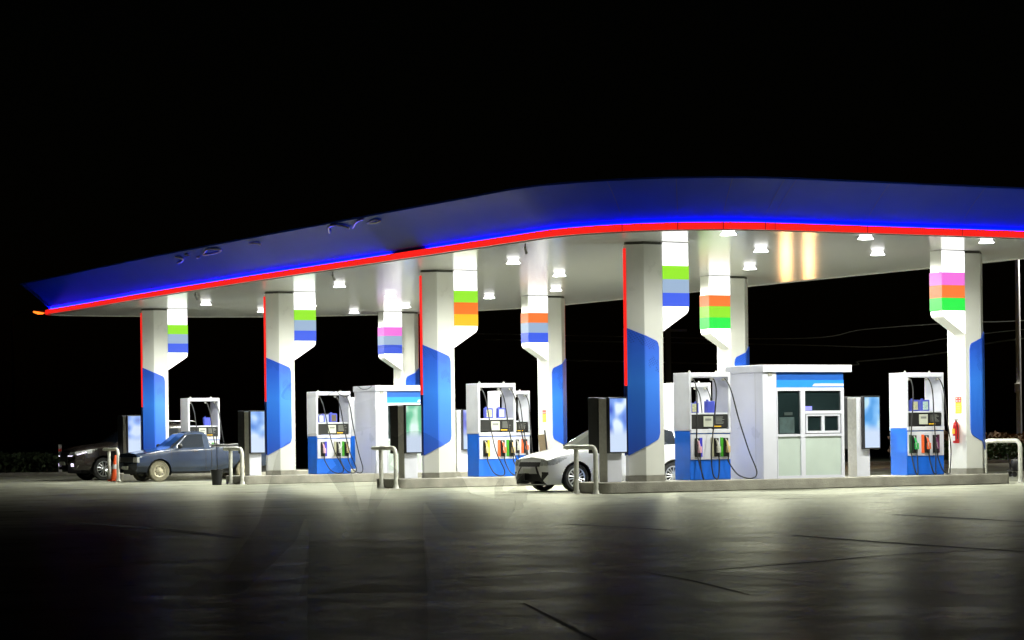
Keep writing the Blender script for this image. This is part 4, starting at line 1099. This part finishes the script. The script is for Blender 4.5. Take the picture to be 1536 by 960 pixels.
def person():
    S = 466.0
    def J(x, y, d=0.0): return ((x-548)/S, d, 1.26+(656.8-y)/S)
    t = thing('person', 'faint see-through man in dark coat, hat and round glasses, arms spread', 'person', ((548-768)/S,8.4,0), 0)
    def limb(p0, r0, p1, r1):
        """closed tapered limb segment with round ends"""
        p0, p1 = Vector(p0), Vector(p1); t_ = (p1-p0); ln = t_.length; t_.normalize()
        up = Vector((0,0,1)) if abs(t_.z) < .9 else Vector((1,0,0)); s_ = t_.cross(up).normalized(); u_ = s_.cross(t_).normalized()
        prof = [(-r0*math.cos(q), r0*math.sin(q)) for q in [PI/2*i/5 for i in range(6)]] + [(ln+r1*math.sin(q), r1*math.cos(q)) for q in [PI/2*i/5 for i in range(6)]]
        n = 16; v = []; f = []
        for (h, r_) in prof:
            for k in range(n):
                q = 2*PI*k/n; v.append(tuple(p0+t_*h+(s_*math.cos(q)+u_*math.sin(q))*max(r_,.0004)))
        for i in range(len(prof)-1):
            for k in range(n): f.append((i*n+k,i*n+(k+1)%n,(i+1)*n+(k+1)%n,(i+1)*n+k))
        f.append(tuple(range(n))[::-1]); f.append(tuple((len(prof)-1)*n+k for k in range(n)))
        return v, f
    def chain(pts, rad):
        for (p0,r0),(p1,r1) in zip(zip(pts,rad), list(zip(pts,rad))[1:]): add(*limb(p0,r0,p1,r1))
    def trunk(rows, n=32):
        v = []; f = []
        for (x,y,z,rx,ry) in rows:
            for k in range(n):
                q = 2*PI*k/n; c, s2 = math.cos(q), math.sin(q)
                v.append((x+rx*math.copysign(abs(c)**.8,c), y+ry*math.copysign(abs(s2)**.8,s2), z))
        m = len(rows)
        for i in range(m-1):
            for k in range(n): f.append((i*n+k,i*n+(k+1)%n,(i+1)*n+(k+1)%n,(i+1)*n+k))
        f.append(tuple(range(n))[::-1]); f.append(tuple((m-1)*n+k for k in range(n)))
        add(v, f)
    V, F = [], []
    def add(v, f):
        n = len(V); V.extend(v); F.extend(tuple(i+n for i in q) for q in f)
    trunk([(0,0,.60,.12,.09),(0,0,.66,.185,.13),(0,0,.74,.195,.145),(0,0,.86,.188,.132),(-.002,0,.95,.184,.125),(-.004,0,1.06,.190,.128),
           (-.004,.005,1.15,.192,.125),(-.004,.008,1.205,.180,.108),(0,.008,1.24,.13,.085),(.006,.004,1.27,.075,.065),(.004,0,1.285,.062,.058)])
    chain([J(551,660,.01),J(546,640,.0),J(537,618,-.01)], [.062,.060,.058])
    chain([J(470,688,.01),J(449,694,.0),J(418,792,-.05),J(362,862,-.20),J(341,868,-.24)], [.085,.080,.066,.044,.034])
    chain([J(622,686,.01),J(640,694,.0),J(684,768,-.08),J(742,770,-.22),J(756,760,-.26)], [.085,.080,.068,.048,.034])
    for s_ in (-1,1):
        chain([(s_*.085,0,.68),(s_*.10,-.01,.42),(s_*.11,.03,.09)], [.112,.082,.052]); chain([(s_*.11,.04,.055),(s_*.13,-.13,.045)], [.05,.042])
    # hands: palm, four fingers, thumb
    def hand(w, c, fingers, thumb):
        chain([w, c], [.030,.034])
        for k, ch in enumerate(fingers): chain([tuple(Vector(c).lerp(Vector(ch[0]),.3))]+ch, [.017,.0125,.0112,.0098])
        chain([tuple(Vector(w).lerp(Vector(c),.5))]+thumb, [.021,.0155,.0135,.011])
    hand(J(345,866,-.23), J(331,869,-.26),
         [[J(312,866,-.28),J(298,876,-.30),J(287,886,-.30)], [J(312,873,-.29),J(300,884,-.31),J(292,892,-.31)],
          [J(316,880,-.29),J(307,890,-.31),J(301,895,-.31)], [J(322,884,-.28),J(316,892,-.29),J(311,895,-.29)]],
         [J(325,852,-.26),J(303,847,-.28),J(281,848,-.29)])
    hand(J(748,764,-.24), J(757,752,-.27),
         [[J(764,740,-.29),J(773,735,-.31),J(783,730,-.32)], [J(767,746,-.30),J(776,741,-.32),J(787,738,-.33)],
          [J(767,753,-.30),J(776,750,-.32),J(785,748,-.33)], [J(765,760,-.29),J(773,760,-.31),J(780,758,-.31)]],
         [J(748,743,-.27),J(747,732,-.29),J(752,722,-.30)])
    # head with brow, nose, lips, chin and ears, tilted
    HC_ = Vector(J(527,588,-.03)); tilt = Matrix.Rotation(math.radians(-19),3,'Y') @ Matrix.Rotation(math.radians(14),3,'Z')
    hv, hf = [], []
    nu, nv = 48, 36
    def gs(x,z,cx,cz,sx,sz): return math.exp(-((x-cx)/sx)**2-((z-cz)/sz)**2)
    for iv in range(nv+1):
        ph = -PI/2+PI*iv/nv
        for iu in range(nu):
            th = 2*PI*iu/nu; x = math.cos(ph)*math.sin(th); y = -math.cos(ph)*math.cos(th); z = math.sin(ph)
            q = Vector((x*.078, y*.098, z*.118))
            if q.z < 0: q.x *= 1-.25*(-q.z/.118)**1.5; q.y *= 1-.12*(-q.z/.118)
            if y < 0:
                q.y -= .026*gs(q.x,q.z,0,-.022,.011,.020) + .010*gs(q.x,q.z,0,.012,.009,.03) + .007*gs(q.x,q.z,0,.034,.05,.012) + .008*gs(q.x,q.z,0,-.062,.024,.007) + .010*gs(q.x,q.z,0,-.100,.022,.014)
                q.y += .010*gs(abs(q.x),q.z,.032,.012,.014,.011)
            q.x += (1 if q.x > 0 else -1)*.014*math.exp(-((q.y-.005)/.014)**2-((q.z+.005)/.028)**2) if abs(x) > .8 else 0
            hv.append(tuple(HC_ + tilt @ q))
    for iv in range(nv):
        for iu in range(nu):
            a = iv*nu+iu; b = iv*nu+(iu+1)%nu; hf.append((a,b,b+nu,a+nu))
    add(hv, hf)
    me = bpy.data.meshes.new('body'); me.from_pydata(V, [], F); o = bpy.data.objects.new('tmp', me); COL.objects.link(o)
    md = o.modifiers.new('Remesh','REMESH'); md.mode = 'VOXEL'; md.voxel_size = .0055; md.use_smooth_shade = True
    sm_ = o.modifiers.new('Smooth','SMOOTH'); sm_.factor = .5; sm_.iterations = 4
    dg = bpy.context.evaluated_depsgraph_get(); m2 = bpy.data.meshes.new_from_object(o.evaluated_get(dg)); m2.name = 'body'
    bpy.data.objects.remove(o); bpy.data.meshes.remove(me)
    bm = bmesh.new(); bm.from_mesh(m2); seen = set(); best = []
    for v0 in bm.verts:
        if v0 in seen: continue
        st = [v0]; seen.add(v0); comp = []
        while st:
            v = st.pop(); comp.append(v)
            for e_ in v.link_edges:
                u = e_.other_vert(v)
                if u not in seen: seen.add(u); st.append(u)
        if len(comp) > len(best): best = comp
    keep = set(best); bmesh.ops.delete(bm, geom=[v for v in bm.verts if v not in keep], context='VERTS'); bm.to_mesh(m2); bm.free()
    m2.materials.clear()
    for m in (G_coat, G_skin, G_trs): m2.materials.append(m)
    wl, wr_ = Vector(J(352,865,-.2)), Vector(J(745,767,-.23))
    for p in m2.polygons:
        c = p.center; mi = 0
        if c.z > 1.295 and abs(c.x) < .2 and (c-Vector(J(551,656))).length > .055: mi = 1
        elif c.x < wl.x or c.x > wr_.x and c.z > wr_.z-.03*(c.x-wr_.x)/.05: mi = 1
        elif c.z < .66: mi = 2
        p.material_index = mi; p.use_smooth = True
    bo = bpy.data.objects.new('body', m2); COL.objects.link(bo); bo.parent = t
    def put(o, loc=HC_): o.location = loc; o.rotation_euler = tilt.to_euler(); return o
    hat = MB().lathe([(.205,.0),(.212,.004),(.205,.009),(.112,.016),(.108,.05),(.098,.105),(.07,.122),(.001,.118)], 36, caps=False)
    h = hat.build('hat', G_hat, t, smooth=True); put(h, HC_+tilt @ Vector((0,.005,.062))); h.rotation_euler = (tilt @ Matrix.Rotation(math.radians(-10),3,'X')).to_euler()
    gl = MB()
    for s in (-1,1): gl.tube([(s*.034+.026*math.cos(q),-.112,.012+.025*math.sin(q)) for q in [2*PI*i/28 for i in range(29)]], .0016, 5)
    gl.tube(crom([(-.010,-.113,.016),(0,-.116,.020),(.010,-.113,.016)],5), .0015, 5)
    for s in (-1,1): gl.tube([(s*.060,-.111,.014),(s*.080,-.09,.014),(s*.084,0,.008)], .0014, 5)
    put(gl.build('glasses', G_line, t))
    bd = MB()
    for iv in range(8):
        for iu in range(16):
            def P(u, v):
                an = -1.35+2.7*u/16; z = -.045-.075*v/8; rr = .081*(1-.25*(-z/.118)**1.5)
                return (rr*math.sin(an)*1.03, -.098*math.cos(an)*1.02-.012*math.exp(-(an/.5)**2)*v/8, z-.012*math.cos(an)*v/8)
            bd.poly([P(iu,iv),P(iu+1,iv),P(iu+1,iv+1),P(iu,iv+1)])
    put(bd.build('beard', G_hair, t, smooth=True))
    sk = MB(); n = 40
    prof = [(.187,.128,.93),(.196,.136,.86),(.208,.146,.80),(.222,.154,.755),(.214,.148,.752)]
    for (a,b,z),(a2,b2,z2) in zip(prof, prof[1:]):
        for k in range(n):
            q0, q1 = 2*PI*k/n, 2*PI*(k+1)/n
            sk.poly([(a*math.cos(q0),b*math.sin(q0),z),(a*math.cos(q1),b*math.sin(q1),z),(a2*math.cos(q1),b2*math.sin(q1),z2),(a2*math.cos(q0),b2*math.sin(q0),z2)])
    sk.build('coat_skirt', G_coat, t, smooth=True)
    for y in (749, 800):
        c = J(522,y,-.165); b_ = MB().lathe([(.012,0),(.012,-.004),(.001,-.006)],14,(0,0,0),'y').build('coat_button', G_but, t); b_.location = c
    for s in (-1,1):
        lp = MB(); lp.prism([(s*.055,1.245),(s*.012,1.03),(s*.03,1.02),(s*.115,1.15),(s*.085,1.175),(s*.10,1.20)], -.150, -.146, 'y'); lp.build('lapel', G_coat, t)
    return t
person()
